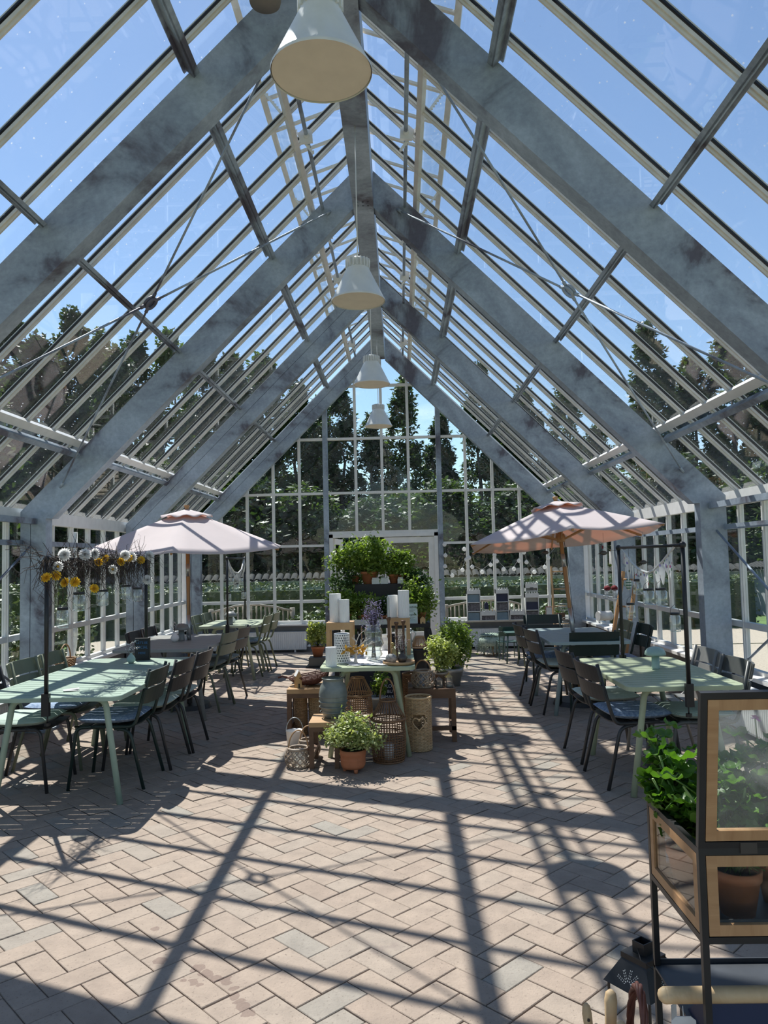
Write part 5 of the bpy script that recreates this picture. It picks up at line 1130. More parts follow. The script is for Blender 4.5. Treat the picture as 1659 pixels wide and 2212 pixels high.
def blossom(mat, r, n, seed, cone):
    rnd = random.Random(seed); mb = MB()
    for ring in range(3 if cone else 5):
        for k in range(n):
            a = 2*PI*(k+.5*ring)/n; el = .15+.28*ring; d = Vector((math.cos(a)*math.cos(el), math.sin(a)*math.cos(el), math.sin(el))); s = d.cross(Vector((0, 0, 1))).normalized(); nn = s.cross(d); L = r*(1-.1*ring); w = L*.32
            b = Vector((0, 0, 0)); mb.add([b, d*L*.6+s*w+nn*w*.5, d*L, d*L*.6-s*w+nn*w*.5], [(0, 1, 2, 3)])
    me = mb.mesh('blossom'); me.materials.append(M[mat]); return me
BW, BY, BD = blossom('petal_white', .050, 16, 1, False), blossom('petal_yellow', .040, 11, 2, False), blossom('petal_white', .042, 14, 3, True); M['gold_y'] = paint('flower_centre', (.62, .33, .02), .8); ctr = MB().ball((0, 0, .006), .011, 8).mesh('flower_centre'); ctr.materials.append(M['gold_y'])
for k, y, z in [('w', 5.18, 1.67), ('w', 5.51, 1.67), ('d', 5.1, 1.59), ('y', 4.95, 1.52), ('y', 5.07, 1.53), ('y', 5.18, 1.48), ('y', 5.32, 1.48), ('y', 5.67, 1.42), ('y', 5.8, 1.62), ('y', 5.95, 1.64), ('y', 6.26, 1.62), ('y', 6.42, 1.65), ('y', 6.71, 1.63), ('w', 6.31, 1.67), ('w', 6.52, 1.66), ('w', 6.93, 1.67), ('w', 6.87, 1.45), ('d', 6.03, 1.56), ('w', 5.74, 1.68)]:
    o = link('blossom', {'w': BW, 'y': BY, 'd': BD}[k], None, t, (.045+rnd.uniform(-.01, .02), y-4.95-.03, z-1.64), (PI/2+rnd.uniform(-.5, .3), 0, rnd.uniform(-.4, .8)))
    if k != 'w': link('flower_centre', ctr, None, o)
# bunting
t = thing('floral_bunting', 'floral fabric bunting with pointed pennants hanging over the sage table', 'bunting', (2.085, 0, 0))
cord = [(6.30, 1.64), (6.22, 1.62), (6.12, 1.58), (6.01, 1.52), (5.83, 1.47), (5.63, 1.45), (5.49, 1.47), (5.31, 1.53), (5.19, 1.58), (5.05, 1.64)]
MB().tube([(0, y, z) for y, z in cord], .009, 6).build('cord', 'linen', t)
M['floral'] = None
def floral():
    m, n, b = _new('floral_print'); v = N(n, 'TexVoronoi'); v.inputs['Scale'].default_value = 26; c = N(n, 'TexCoord'); n.links.new(c.outputs['Object'], v.inputs['Vector'])
    col = mixc(n, (.78, .78, .75), ramp(n, v.outputs['Color'], [(.2, (.55, .06, .14)), (.45, (.10, .25, .10)), (.7, (.28, .22, .50))]), ramp(n, v.outputs['Distance'], [(.25, (1, 1, 1)), (.34, (0, 0, 0))]))
    n.links.new(col, b.inputs['Base Color']); b.inputs['Roughness'].default_value = .9; return m
M['floral'] = floral()
for i, (y, z0, z1) in enumerate([(6.19, 1.60, 1.44), (6.1, 1.56, 1.38), (5.99, 1.51, 1.345), (5.88, 1.48, 1.32), (5.76, 1.46, 1.32), (5.65, 1.45, 1.29), (5.50, 1.47, 1.31), (5.41, 1.49, 1.33), (5.32, 1.52, 1.37), (5.23, 1.56, 1.44), (5.16, 1.59, 1.42)]):
    rn_ = random.Random(i); w_ = .038; tw = rn_.uniform(-.4, .4); L = z0-z1; pts = [(-w_, 0), (-w_*.95, -L*.5), (-w_*.25, -L*.93), (0, -L), (w_*.25, -L*.93), (w_*.95, -L*.5), (w_, 0)]
    f = lambda u, v, e: Vector((u*math.sin(tw)+e+.006*math.sin(v*40), y+u*math.cos(tw), z0+v)); MB().prism(pts, lambda u, v: f(u, v, 0), lambda u, v: f(u, v, .0025)).build('pennant', 'floral', t)
t = thing('knotted_hanging', 'white knotted cord hanging with fringe on the far left stand', 'hanging', (-2.03, 0, 0)); cv = [(10.2, 1.64), (10.38, 1.53), (10.62, 1.45), (10.86, 1.43), (11.1, 1.48), (11.3, 1.64)]
MB().tube([(0, y, z) for y, z in cv], .010, 6).build('cord', 'linen', t); m = MB()
for k in range(16): q = k/15*4.99; i = int(q); y = cv[i][0]+(cv[i+1][0]-cv[i][0])*(q-i); z = cv[i][1]+(cv[i+1][1]-cv[i][1])*(q-i); m.tube([(0, y, z), (.01, y+.008, z-.09), (0, y, z-.17-.03*(k % 2))], .005, 5)
tag(m.build('fringe', 'linen', t), kind='stuff')
# mushroom lamps, vases, boards
def mushroom(label, x, y, mat, s=1):
    t = thing('mushroom_lamp', label, 'lamp', (x, y, .74), 0, 'mushroom table lamps'); MB().lathe([(0, 0), (.03*s, 0), (.03*s, .005), (.026*s, .10*s), (0, .10*s)], 24).build('stem', mat, t); MB().lathe([(0, .100*s), (.073*s, .100*s), (.077*s, .105*s), (.072*s, .125*s), (.055*s, .148*s), (.03*s, .160*s), (0, .164*s)], 30).build('cap', mat, t)
mushroom('glossy pale blue green mushroom lamp on the sage table', 2.15, 5.74, 'celadon'); mushroom('grey mushroom lamp on the grey table under left parasol', -2.155, 8.46, 'mushgrey', 1.15); mushroom('small grey mushroom lamp on the far left pale table', -2.045, 10.42, 'mushgrey', 1.1)
def round_vase(label, x, y, mat, s, seed, flmat='petal_white'):
    t = thing('bud_vase', label, 'vase', (x, y, .74)); MB().lathe([(0, 0), (.018*s, 0), (.034*s, .02*s), (.036*s, .04*s), (.02*s, .064*s), (.011*s, .075*s), (.014*s, .085*s), (.008*s, .08*s), (0, .04*s)], 22).build('body', mat, t)
    f = thing('dried_sprig', label.replace(' vase', ' vase sprig').replace('round', 'dried sprig in round') if False else 'sprig of tiny dried flowers in the '+label, 'flowers', (x, y, .74+.06*s)); rn_ = random.Random(seed); m = MB(); tp = []
    for k in range(11): e = Vector((rn_.gauss(0, .028), rn_.gauss(0, .028), rn_.uniform(.05, .125)))*s; m.tube([(0, 0, 0), e*.55+Vector((0, 0, .012)), e], .0011, 4); tp.append(e)
    m.build('stalks', 'twig', f); tag(leaves(MB(), [e+Vector((rn_.gauss(0, .006), rn_.gauss(0, .006), rn_.gauss(0, .006))) for e in tp for _ in range(7)], .010, rn_, .4, .2, .9).build('florets', flmat, f), kind='stuff')
round_vase('celadon bud vase on mint table', -2.065, 6.62, 'celadon', 1.05, 5); round_vase('white bud vase on grey table', -2.19, 8.33, 'porcelain', 1.25, 6); round_vase('small white bud vase on far pale table', -2.085, 10.75, 'porcelain', 1.0, 7)
t = thing('chalkboard_stand', 'small black table chalkboard with blue lettering on the mint table', 'sign', (-2.03, 6.80, .74), .06)
MB().mm((-.065, 0, 0), (.065, .03, .195)).build('block', 'darkw', t); MB().mm((-.058, -.003, .01), (.058, 0, .187)).build('slate', 'chalk', t)
text("LET'S BE", .028, 'bluechalk', t, (0, -.005, .155), (PI/2, 0, 0)); text('SOCIAL', .038, 'bluechalk', t, (0, -.005, .115), (PI/2, 0, 0), .8); text('HERE', .028, 'bluechalk', t, (0, -.005, .065), (PI/2, 0, 0))
t = thing('folded_card', 'folded white menu card lying on the mint table', 'card', (-1.99, 5.24, .741), .5); MB().box((0, 0, .004), (.10, .06, .002), Matrix.Rotation(.06, 3, 'Y')).build('card', 'linen', t); MB().box((.01, .02, .007), (.09, .05, .002), Matrix.Rotation(-.05, 3, 'Y')).build('fold', 'linen', t)
t = thing('glass_bottle', 'small glass bottle beside the grey mushroom lamp', 'bottle', (-2.085, 8.50, .74)); MB().lathe([(0, 0), (.028, 0), (.03, .05), (.012, .07), (.012, .10), (.009, .10), (.009, .07), (.026, .048), (.025, .004), (0, .004)], 18).build('glass', 'jar', t); MB().cyl((0, 0, .10), .013, .015, 10).build('cap', 'lidblack', t)
t = thing('dried_sunflower', 'single brown dried flower standing in the small glass bottle', 'flowers', (-2.085, 8.50, .745)); MB().tube([(0, 0, 0), (.004, 0, .2), (.0, 0, .27)], .0022, 5).build('stalk', 'twig', t); MB().ball((0, -.005, .275), .022, 10, (1, .6, 1)).build('head', 'gold_y', t)
# wicker basket on the left window sill
t = thing('handled_basket', 'brown wicker basket with hoop handle on the left window sill', 'basket', (-3.27, 8.05, .475)); m = MB()
for i in range(12):
    z = .006+i*.0125; m.tube([((.075+.03*i/12+(.003 if (k+i) % 2 else -.003))*math.cos(2*PI*k/28), (.10+.03*i/12+(.003 if (k+i) % 2 else -.003))*math.sin(2*PI*k/28), z) for k in range(28)], .006, 4, closed=True)
tag(m.build('weave', 'rattan', t), kind='stuff'); MB().tube([(0, .125*math.cos(PI*k/16), .14+.15*math.sin(PI*k/16)) for k in range(17)], .008, 6).build('handle', 'rattan', t); MB().lathe([(0, .002), (.075, .002), (.075, .008), (0, .008)], 16).build('base', 'rattan', t)
# ------------------------------------------------------------------ children's corner at the right gable
bp = [(1.06, 1.81), (1.07, 1.62), (1.06, 1.43), (1.18, 1.27), (1.36, 1.36), (1.43, 1.54), (1.4, 1.72), (1.48, 1.57), (1.53, 1.41), (1.7, 1.32), (1.85, 1.44), (1.92, 1.61), (1.92, 1.68), (1.96, 1.5), (2.07, 1.36), (2.25, 1.36), (2.34, 1.5), (2.36, 1.67), (2.43, 1.64), (2.47, 1.47), (2.6, 1.3), (2.78, 1.38), (2.85, 1.54)]
sc_ = thing('light_string', 'thin cord swagged across the right gable windows carrying white globes', 'cord', (0, 13.30, 0)); MB().tube([(x, 0, z+.036) for x, z in bp]+[(3.0, .0, 1.75)], .0018, 4).build('cord', 'linen', sc_)
gl_ = MB().lathe([(0, -.037), (.022, -.03), (.036, -.008), (.036, .008), (.022, .03), (.006, .037), (0, .037)], 16).mesh('globe'); gl_.materials.append(M['petal_white'])
sk = MB().cyl((0, 0, .034), .007, .014, 8).mesh('socket'); sk.materials.append(M['porcelain'])
for i, (x, z) in enumerate(sorted(bp)):
    t = thing('white_globe', ORD[i]+' small white globe along the gable cord, counted from the left', 'globe', (x, 13.30, z), 0, 'white globes strung across the right gable'); link('globe', gl_, None, t); link('socket', sk, None, t)
def castle(label, x, z, w, h, d, shelves, fills):
    t = thing('castle_shelf', label, 'shelf', (x, 13.28, z)); th = .012
    for s in (-1, 1): MB().mm((s*w/2-th/2, -d/2, 0), (s*w/2+th/2, d/2, h)).build('side', 'castle', t)
    MB().mm((-w/2, d/2-.008, 0), (w/2, d/2, h)).build('back', 'castle', t)
    zs = [0]+shelves
    for zz in zs: MB().mm((-w/2, -d/2, zz), (w/2, d/2, zz+th)).build('shelf_board', 'castle', t)
    bt = h-.07; MB().mm((-w/2-.006, -d/2-.006, bt), (w/2+.006, d/2, h)).build('parapet', 'castle', t)
    n = 5
    for k in range(n): xx = -w/2+w*(k+.5)/n; MB().mm((xx-w/n*.3, -d/2-.006, h), (xx+w/n*.3, -d/2+.02, h+.03)).build('merlon', 'castle', t)
    for zz, mt in zip(zs, fills):
        if mt: MB().mm((-w/2+.012, -d/2+.02, zz+th), (w/2-.012, d/2-.01, zz+.14)).build('fabric_box', mt, t)
    return t
castle('white castle toy shelf, tallest one at the left of the row', 1.53, .485, .22, .53, .12, [.155, .31], ['castleblue', 'print_', 'castleblue'])
castle('low white castle wall shelf between the left and middle towers', 1.775, .485, .24, .16, .12, [], ['print_'])
castle('white castle tower shelf in the middle of the row', 2.02, .485, .21, .53, .12, [.155, .31], ['castleblue', 'print_', 'navy'])
castle('low white castle wall shelf between the middle and right towers', 2.27, .485, .24, .16, .12, [], ['print_'])
castle('white castle tower shelf at the right of the row', 2.53, .485, .22, .45, .12, [.16], ['print_', 'navy'])
t = castle('small white castle box on top of the right tower', 2.53, .97, .20, .13, .10, [], [None]); MB().mm((-.03, -.058, .02), (.03, -.055, .07)).build('window', 'slate', t)
little_house('tiny navy bird house on the low castle wall', 1.75, 13.27, .68, .07, .05, .12, 'navy', 0, 'navy')
t = thing('toy_blocks', 'pair of yellow wooden blocks on the low castle wall', 'toy', (1.85, 13.25, .645)); MB().mm((-.035, -.02, 0), (.005, .02, .025)).build('block', 'yellowpaint', t); MB().mm((.012, -.02, 0), (.045, .02, .018)).build('block', 'oak', t)
t = thing('picture_frame', 'pinkish wooden picture frame right of the castle towers', 'frame', (2.83, 13.30, .485), -.3); MB().mm((-.06, -.01, 0), (.06, .01, .22)).build('frame', wood('pink_wood', (.30, .17, .14), (.42, .26, .21)), t); MB().mm((-.045, -.013, .02), (.045, -.01, .20)).build('picture', 'castle', t)
t = thing('wooden_crate', 'small dark wooden crate beside the picture frame', 'crate', (3.0, 13.20, .485)); MB().mm((-.07, -.05, 0), (.07, .05, .012)).build('base', 'walnut', t); MB().mm((-.07, -.05, .012), (.07, -.04, .11)).build('board', 'walnut', t); MB().mm((-.07, .04, .012), (.07, .05, .11)).build('board', 'walnut', t)
for s in (-1, 1): MB().mm((s*.065-.005, -.04, .012), (s*.065+.005, .04, .11)).build('board', 'walnut', t)
# sheepskin stool
t = thing('child_stool', 'small wooden stool beneath the sheepskin', 'stool', (1.72, 12.45, 0)); MB().lathe([(0, .26), (.15, .26), (.15, .285), (0, .285)], 24).build('seat', 'oak', t)
for k in range(3): a = .6+2.1*k; MB().tube([(.08*math.cos(a), .08*math.sin(a), .26), (.13*math.cos(a), .13*math.sin(a), 0)], .015, 8).build('leg', 'oak', t)
t = thing('sheepskin', 'shaggy sage green sheepskin draped over the small stool', 'sheepskin', (1.72, 12.45, .285)); rnd = random.Random(5); m = MB(); MB().lathe([(0, .03), (.15, .025), (.2, -.02), (.215, -.12), (.205, -.125), (.19, -.03), (0, .01)], 26).build('hide', 'wool', t)
for k in range(1500):
    a = rnd.uniform(0, 6.28); q = rnd.random(); r = .2*math.sqrt(q)*1.05; z = .03 if r < .15 else .03-(r-.15)*2.2; z -= (rnd.random()*.13 if r > .185 else 0); b = Vector((r*math.cos(a), r*math.sin(a), z)); o = Vector((math.cos(a)*.6, math.sin(a)*.6, .5 if r < .15 else -.5)).normalized()
    m.tube([b, b+o*.025+Vector((rnd.gauss(0, .008),)*3), b+o*.04+Vector((rnd.gauss(0, .01), rnd.gauss(0, .01), -.02))], [.006, .005, .001], 3, cap=False)
tag(m.build('wool', 'wool', t), kind='stuff')
# ladders by the right wall
def ladder(label, x, y, w_, H, lean, rz, rungs, mat='oak', z=0):
    t = thing('wooden_ladder', label, 'ladder', (x, y, z), rz)
    for s in (-1, 1): MB().beam((s*w_/2, 0, 0), (s*w_/2*.82, lean, H), .025, .045, (0, 1, 0)).build('rail', mat, t)
    for k in range(rungs): q = (k+.7)/rungs; MB().tube([(-w_/2*(1-.18*q), lean*q, H*q), (w_/2*(1-.18*q), lean*q, H*q)], .012, 8).build('rung', mat, t)
    return t
def wirebasket(label, x, y, z, w_, d, h, rz=0):
    t = thing('wire_basket', label, 'basket', (x, y, z), rz); m = MB()
    for zz, s in ((0, .75), (h*.5, .9), (h, 1)): m.tube([(a*w_/2*s, b*d/2*s, zz) for a, b in ((-1, -1), (1, -1), (1, 1), (-1, 1))], .0035, 5, closed=True)
    for k in range(7):
        u = k/6*2-1
        for b in (-1, 1): m.tube([(u*w_/2*.75, b*d/2*.75, 0), (u*w_/2, b*d/2, h)], .002, 4)
        m.tube([(u*w_/2*.75, -d/2*.75, 0), (u*w_/2*.75, d/2*.75, 0)], .002, 4)
    m.build('wires', 'zinc', t); MB().tube([(-w_/2, 0, h), (-w_/2*.6, 0, h+.06), (0, 0, h+.08), (w_/2*.6, 0, h+.06), (w_/2, 0, h)], .003, 5).build('handle', 'zinc', t)
ladder('slim wooden ladder leaning by the far right steel column', 2.88, 12.35, .30, 1.40, .22, .05, 5)
wirebasket('wire basket hanging high on the far wooden ladder', 2.93, 12.44, 1.02, .16, .13, .10); wirebasket('wire basket hanging mid height on the far wooden ladder', 2.90, 12.39, .70, .18, .14, .10); wirebasket('wire basket at the foot of the far wooden ladder', 2.90, 12.35, .42, .18, .14, .09)
ladder('A-shaped wooden ladder leaning to the right wall behind the bunting', 2.92, 9.72, .34, 1.36, .30, -1.25, 4, 'teak')
t = thing('felt_slippers', 'dark red felt slippers in the basket on the right ladder', 'slippers', (2.90, 9.62, 1.14))
for s in (-1, 1): MB().ball((s*.045, 0, .02), .05, 12, (.8, 1.3, .75)).build('slipper', 'red', t)
wirebasket('grey basket with the red slippers on the right ladder', 2.90, 9.62, 1.03, .18, .16, .11, .2)
t = thing('paper_roll', 'short pale grey cylinder lying on the right ladder rung', 'roll', (2.80, 9.62, .82), .3); MB().tube([(-.085, 0, 0), (.085, 0, 0)], .058, 20).build('roll', 'castle', t); MB().tube([(.085, 0, 0), (.095, 0, 0)], .061, 20).build('end_cap', 'porcelain', t)
t = thing('knit_mitten', 'green and white striped knitted mitten hanging by the right wall', 'mitten', (3.10, 9.55, 1.16)); MB().ball((0, 0, .05), .055, 14, (.7, .5, 1.4)).build('hand', stripe('striped_knit', (.10, .22, .16), (.62, .66, .60), 9, 2), t); MB().ball((-.04, 0, .05), .025, 10, (.8, .7, 1.3)).build('thumb', M['celadon'], t); MB().tube([(0, 0, .12), (0, .02, .3)], .003, 4).build('loop', 'linen', t)
def garment(label, x, y, z, w_, h, kind):
    t = thing('baby_clothes', label, 'clothes', (x, y, z), PI/2-.25)
    p = [(-w_/2, 0), (w_/2, 0), (w_*.45, -h*.4), (w_*.35, -h), (w_*.05, -h*.95), (0, -h*.5), (-w_*.1, -h*.95), (-w_*.4, -h)] if kind else [(-w_*.6, -.02), (-w_*.2, 0), (w_*.2, 0), (w_*.6, -.02), (w_*.55, -h*.4), (w_*.34, -h*.32), (w_*.38, -h), (-w_*.38, -h), (-w_*.34, -h*.32), (-w_*.55, -h*.4)]
    MB().prism(p, lambda u, v: Vector((u, .012*math.sin(u*30), v)), lambda u, v: Vector((u, .008+.012*math.sin(u*30), v))).build('cloth', 'linen', t); MB().tube([(-w_*.3, 0, 0), (-w_*.3, 0, .02)], .006, 5).build('peg', 'oak', t)
garment('tiny white baby trousers on the clothes line by the right wall', 3.02, 10.0, 1.62, .12, .17, True); garment('tiny white baby shirt on the clothes line by the right wall', 3.12, 9.75, 1.64, .15, .18, False)
t = thing('clothes_line', 'thin cord with pegs strung by the right wall', 'cord', (3.05, 9.9, 1.64)); MB().tube([(-.06, .65, .08), (0, .1, -.01), (.07, -.2, 0), (.12, -.4, .05)], .002, 4).build('cord', 'twig', t); MB().mm((-.045, .45, .02), (-.03, .47, .06)).build('peg', 'red', t)
for i, (x, y, z, lb) in enumerate(((2.28, 7.55, 1.60, 'small dark wooden bird hanging under the right parasol, right one'), (1.98, 8.95, 1.62, 'small dark wooden bird hanging under the right parasol, left one'), (2.68, 7.6, 1.50, 'small dark bird hanging before the baby clothes'))):
    t = thing('bird_ornament', lb, 'ornament', (x, y, z), .3); MB().ball((0, 0, 0), .03, 12, (1.35, .6, .75)).build('body', 'gunmetal', t); MB().add([(-.03, -.008, .006), (-.03, .008, .006), (-.075, 0, -.012), (-.03, 0, -.006)], [(0, 1, 2), (1, 3, 2), (3, 0, 2), (0, 3, 1)]).build('tail', 'gunmetal', t); MB().tube([(0, 0, .02), (0, 0, 1.80-z)], .001, 4).build('thread', 'twig', t)
# ------------------------------------------------------------------ cold frame in the right foreground
x0, x1, yf, yb, zb, zt, zl = .985, 1.80, 1.91, 2.30, .655, .88, 1.268
M['cfblack'] = paint('black_steel', (.014, .014, .015), .45, var=.3, bmp=.1, bscale=80); M['pine'] = wood('pale_pine', (.36, .19, .085), (.48, .28, .135), (3, 3, 22)); M['pineh'] = wood('pale_pine_flat', (.36, .19, .085), (.48, .28, .135), (22, 3, 3)); M['cfglass'] = glass('cold_frame_glass', (.92, .94, .93), 0, .10); M['cfglass2'] = glass('cold_frame_clear_glass', (.94, .955, .95), 0, .02); M['sheet'] = paint('dark_sheet_metal', (.045, .05, .058), .45, var=.25)
t = thing('cold_frame', 'black steel cold frame with pine framed glass on tall legs, right foreground', 'cold frame', ((x0+x1)/2, (yf+yb)/2, 0)); CX, CY = (x0+x1)/2, (yf+yb)/2
B = lambda a, b, nm, mt, par=t: MB().mm((a[0]-CX, a[1]-CY, a[2]), (b[0]-CX, b[1]-CY, b[2])).build(nm, mt, par)
s_ = .016
for x in (x0, x1-s_):
    for y in (yf, yb-s_): B((x, y, 0), (x+s_, y+s_, zt), 'leg', 'cfblack')
for z in (zb, zt-s_):
    for y in (yf, yb-s_): B((x0+s_, y, z), (x1-s_, y+s_, z+s_), 'rail', 'cfblack')
    for x in (x0, x1-s_): B((x, yf+s_, z), (x+s_, yb-s_, z+s_), 'rail', 'cfblack')
B((x0+s_, yf+s_, zb), (x1-s_, yb-s_, zb+.006), 'floor_tray', 'sheet'); B((x0+s_, yf+s_, zb+.006), (x1-s_, yf+s_+.004, zb+.05), 'tray_lip', 'sheet')
B((x0, yf+.0, .405), (x1, yb, .412), 'lower_shelf', 'sheet')
B((x0, yb-.004, .412), (x1, yb, .425), 'shelf_lip', 'sheet')
def window(axis, a0, a1, z0, z1, c, par, w_=.026, th=.014, nm='window_frame', gm='cfglass2'):
    """pine frame with a pane; axis x: spans x at y=c, axis y: spans y at x=c"""
    def P(u, v, e): return (u-CX, c+e-CY, v) if axis == 'x' else (c+e-CX, u-CY, v)
    def bx(u0, u1, v0, v1, e0, e1, n_, mt, pr): return MB().mm(P(u0, v0, e0), P(u1, v1, e1)).build(n_, mt, pr)
    fr = bx(a0, a0+w_, z0, z1, -th/2, th/2, nm, 'pine', par)
    bx(a1-w_, a1, z0, z1, -th/2, th/2, 'stile', 'pine', fr); bx(a0+w_, a1-w_, z1-w_, z1, -th/2, th/2, 'top_rail', 'pineh', fr); bx(a0+w_, a1-w_, z0, z0+w_, -th/2, th/2, 'bottom_rail', 'pineh', fr)
    bx(a0+w_, a1-w_, z0+w_, z1-w_, -.0015, .0015, 'pane', gm, fr)
    return fr
g = .018
window('x', x0+g, x1-g, zb+g, zt-g, yf+.008, t); window('x', x0+g, x1-g, zb+g, zt-g, yb-.008, t); window('y', yf+g, yb-g, zb+g, zt-g, x0+.008, t); window('y', yf+g, yb-g, zb+g, zt-g, x1-.008, t)
# raised lid
lid_ = []
for a, b in (((x0, yf, zt), (x0+s_, yf+s_, zl)), ((x1-s_, yf, zt), (x1, yf+s_, zl)), ((x0+s_, yf, zl-s_), (x1-s_, yf+s_, zl)), ((x0+s_, yf, zt), (x1-s_, yf+s_, zt+s_))): lid_.append(B(a, b, 'lid_bar', 'cfblack'))
lf_ = window('x', x0+g, x1-g, zt+g, zl-g, yf+.008, t, nm='lid_frame', gm='cfglass')
for o in [lf_]+lid_:
    R_ = Matrix.Rotation(math.radians(9), 4, 'X'); hv = Vector((0, yf-CY, zt)); o.matrix_local = Matrix.Translation(hv) @ R_ @ Matrix.Translation(-hv)
for x in (x0+.12, x1-.12): MB().mm((x-.02-CX, yf-.004-CY, zt-.012), (x+.02-CX, yf-CY, zt+.014)).build('hinge', 'gunmetal', t)
# pots and pelargoniums inside
def lobed():
    mb = MB(); n = 25; v = [(0, 0, .004)]
    for ring, rr in ((0, .5), (1, 1.0)):
        for k in range(n):
            a = -PI*.86+2*PI*.86*k/(n-1); lob = 1-.22*abs(math.sin(a*2.5+.5*PI)) if ring else 1; fr = 1+(.06*math.sin(a*15) if ring else 0)
            r = .03*rr*lob*fr; v.append((r*math.sin(a), r*math.cos(a)+.004, .010*rr*rr+.005*rr*math.sin(a*5)))
    f = [(0, k+1, k+2) for k in range(n-1)]+[(k+1, n+k+1, n+k+2, k+2) for k in range(n-1)]; mb.add(v, f, True)
    mb.tube([(0, 0, .002), (0, -.025, -.012), (0, -.05, -.03)], .0016, 4); me = mb.mesh('leaf'); me.materials.append(M['leaf_big']); return me
M['leaf_big'] = leafmat('large_pelargonium_leaf', (.045, .12, .012), (.12, .25, .035), .38, .45); LF = lobed()
rnd = random.Random(31)
def pelargonium(label, x, y, n, rad, hz, fl=0):
    t = thing('pelargonium', label, 'plant', (x, y, zb+.006)); tpot(t, .062, .115)
    st = []
    for k in range(13):
        a = rnd.uniform(0, 6.28); q = rnd.uniform(.2, 1); tip = Vector((rad*q*math.cos(a), rad*.8*q*math.sin(a), hz*rnd.uniform(.55, 1)))
        pts = [Vector((0, 0, .1)), Vector((tip.x*.45, tip.y*.45, .1+(tip.z-.1)*.5)), tip]; MB().tube(pts, [.005, .004, .003], 6).build('stem', 'leaf_stem', t); st.append(pts)
    for k in range(n):
        p = rnd.choice(st); q = rnd.uniform(.15, 1.02); b = p[0].lerp(p[1], q*2) if q < .5 else p[1].lerp(p[2], q*2-1)
        a = rnd.uniform(0, 6.28); o = Vector((math.cos(a), math.sin(a), rnd.uniform(.1, .8)))*rnd.uniform(.02, .05)
        ob = link('leaf', LF, None, t, b+o, (rnd.uniform(-.55, .55), rnd.uniform(-.55, .55), a-PI/2)); s = rnd.uniform(.75, 1.45); ob.scale = (s, s, s)
    for k in range(fl):
        p = st[k % len(st)][2]+Vector((rnd.uniform(-.02, .02), -.02, .06)); f = MB()
        for j in range(5): aa = 2*PI*j/5; leaves(f, [(p.x, p.y, p.z)], .022, rnd, .5, .2, .9)
        f.build('flower', 'petal_pink', t); MB().tube([st[k % len(st)][2], p], .0015, 4).build('flower_stalk', 'leaf_stem', t)
M['leaf_stem'] = paint('green_stem', (.20, .30, .09), .6)
pelargonium('pelargonium with large lobed leaves at the front left of the cold frame', 1.135, 2.06, 130, .15, .36)
pelargonium('dense pelargonium in the rear left corner of the cold frame', 1.072, 2.215, 190, .15, .42)
pelargonium('tall pelargonium with pink flowers in the middle of the cold frame', 1.275, 2.12, 150, .16, .52, 3)
pelargonium('pelargonium at the right of the cold frame, cut by the photo edge', 1.43, 2.12, 130, .16, .46, 1)
# firewood carrier on the shelf with a swing tag
t = thing('firewood_carrier', 'dark canvas carrier with round wooden handle bar on the cold frame shelf', 'carrier', (1.25, 1.985, .412))
MB().tube([(-.335, 0, .085), (-.33, 0, .085), (.30, 0, .085)], .0195, 14).ball((-.335, 0, .085), .0195, 12).build('handle_bar', 'wicker', t); MB().add([(-.25, -.06, .0), (.30, -.06, 0), (.3, .09, 0), (-.25, .09, 0), (-.24, -.012, .07), (.3, -.012, .07), (.3, .012, .07), (-.24, .012, .07)], [(3, 2, 1, 0), (0, 1, 5, 4), (2, 3, 7, 6), (1, 2, 6, 5), (3, 0, 4, 7), (4, 5, 6, 7)]).build('canvas', 'navy', t)
tg = MB().prism([(-.026, -.02), (.026, -.02), (.03, -.012), (.03, .014), (.018, .024), (-.018, .024), (-.03, .014), (-.03, -.012)], lambda u, v: Vector((-.30+u, -.022, .022+v)), lambda u, v: Vector((-.30+u, -.020, .022+v))).build('price_tag', 'linen', t); MB().tube([(-.30, -.021, .04), (-.298, -.012, .066)], .0012, 4).build('tag_string', 'linen', tg)
# black metal lantern on the floor
t = thing('metal_lantern', 'black metal lantern with pierced leaf pattern on the floor behind cold frame leg', 'lantern', (1.015, 2.50, 0), .62); w_ = .076
for a in (-1, 1):
    for b in (-1, 1): MB().mm((a*w_-.003, b*w_-.003, .01), (a*w_+.003, b*w_+.003, .255)).build('corner_post', 'cfblack', t)
MB().mm((-w_-.008, -w_-.008, 0), (w_+.008, w_+.008, .012)).build('base', 'cfblack', t)
p = [(-w_-.012, -w_-.012, .25), (w_+.012, -w_-.012, .25), (w_+.012, w_+.012, .25), (-w_-.012, w_+.012, .25)]; q = [(u*.52, v*.52, .325) for u, v, _ in p]
rf = MB().add(p+q, [(3, 2, 1, 0), (4, 5, 6, 7)]+[(i, (i+1) % 4, (i+1) % 4+4, i+4) for i in range(4)]).build('roof', 'cfblack', t); MB().mm((-.048, -.048, .325), (.048, .048, .342)).build('roof_step', 'cfblack', t)
ch = MB()
for a, b in (((-.022, -.022), (.022, -.019)), ((-.022, .019), (.022, .022)), ((-.022, -.019), (-.019, .019)), ((.019, -.019), (.022, .019))): ch.mm((a[0], a[1], .342), (b[0], b[1], .378))
ch.build('chimney', 'cfblack', t); MB().tube([(-.025, 0, .36), (-.05, -.03, .345), (-.04, -.07, .33), (.0, -.085, .32), (.045, -.06, .33), (.04, -.01, .35), (.025, 0, .36)], .002, 5).build('carry_loop', 'cfblack', t)
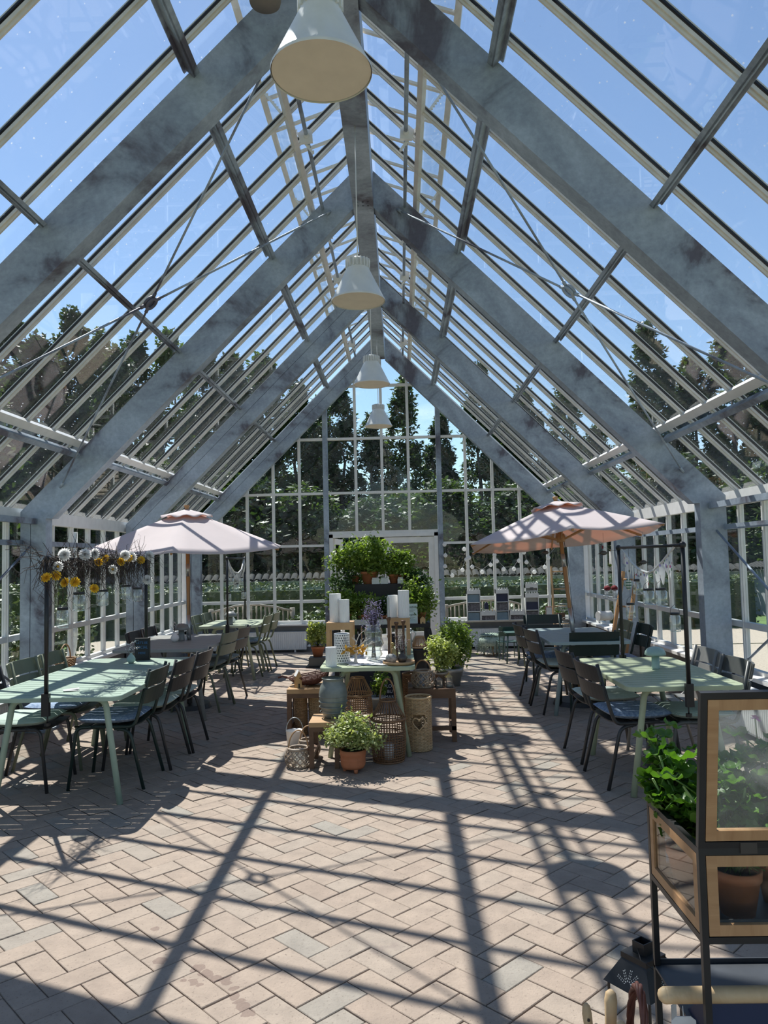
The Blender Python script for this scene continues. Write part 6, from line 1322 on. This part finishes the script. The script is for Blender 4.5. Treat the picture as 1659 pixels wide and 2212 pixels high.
# pierced leaf motif: pale slits on the two roof faces toward the camera
for fi in (0, 3):
    A, Bq = Vector(p[fi]), Vector(p[(fi+1) % 4]); mid0 = (A+Bq)/2; mid1 = (Vector(q[fi])+Vector(q[(fi+1) % 4]))/2; uu = (Bq-A).normalized(); vv = (mid1-mid0).normalized(); nn = uu.cross(vv); nn = nn if nn.z > 0 else -nn; m = MB()
    for j in range(5):
        an = (j-2)*.62; d = uu*math.sin(an)+vv*math.cos(an); e = uu*math.cos(an)-vv*math.sin(an)
        for k in range(5):
            for s in (-1, 1):
                c = mid0+vv*.018+d*(.012+.0075*k)+e*(s*.0028)+nn*.0008; l = (d+e*s*.5).normalized()*.0032; wv = l.cross(nn).normalized()*.0013; m.add([c-l, c+wv, c+l, c-wv], [(0, 1, 2, 3)])
    tag(m.build('pierced_motif', 'linen', rf), kind='stuff')
MB().mm((-.012, -w_-.03, .19), (.012, -w_-.028, .232)).build('price_tag', 'linen', t)
MB().cyl((0, 0, .012), .03, .08, 14).build('candle', 'linen', t)
# basket with wooden tool handles
t = thing('tool_basket', 'woven basket with twisted handle at the bottom photo edge', 'basket', (.845, 2.30, 0)); m = MB()
for i in range(14): z = .01+i*.0125; m.tube([((.085+.002*i+(.003 if (k+i) % 2 else -.003))*math.cos(2*PI*k/26), (.075+.002*i+(.003 if (k+i) % 2 else -.003))*math.sin(2*PI*k/26), z) for k in range(26)], .006, 4, closed=True)
tag(m.build('weave', 'redwicker', t), kind='stuff'); MB().lathe([(0, .003), (.085, .003), (.085, .01), (0, .01)], 18).build('base', 'redwicker', t); m = MB()
for j in range(4): m.tube([(.085+.05*math.sin(k/12*PI)*.2+.007*math.cos(j*1.57+k*.9), .075*math.cos(PI*k/12), .18+.165*math.sin(PI*k/12)+.007*math.sin(j*1.57+k*.9)) for k in range(13)], .0065, 6)
tag(m.build('handle', 'redwicker', t), kind='stuff')
for i, (x, y, ln, r, lb) in enumerate(((-.035, .01, .285, .014, 'wooden tool handle with a hole, left one in the basket'), (.015, .04, .305, .019, 'thickest wooden tool handle standing in the basket'), (-.025, -.04, .255, .015, 'short wooden tool handle at the front left of the basket'), (.02, -.035, .26, .016, 'short wooden tool handle at the front right of the basket'))):
    o = thing('garden_tool', lb, 'tool', (.845+x, 2.30+y, .012), 0, 'wooden tool handles in the basket'); tx = x*.7
    MB().tube([(0, 0, .0), (tx*.4, 0, ln*.55), (tx*.8, 0, ln*.9), (tx*.85, 0, ln*.97), (tx*.87, 0, ln)], [r*.7, r*.8, r, r*.8, r*.3], 12).build('grip', 'wicker', o)
    if i == 0: MB().tube([(tx*.75-.001, -r*1.02, ln*.86), (tx*.75, -r*.9, ln*.86)], .005, 10).build('hole', 'twig', o)
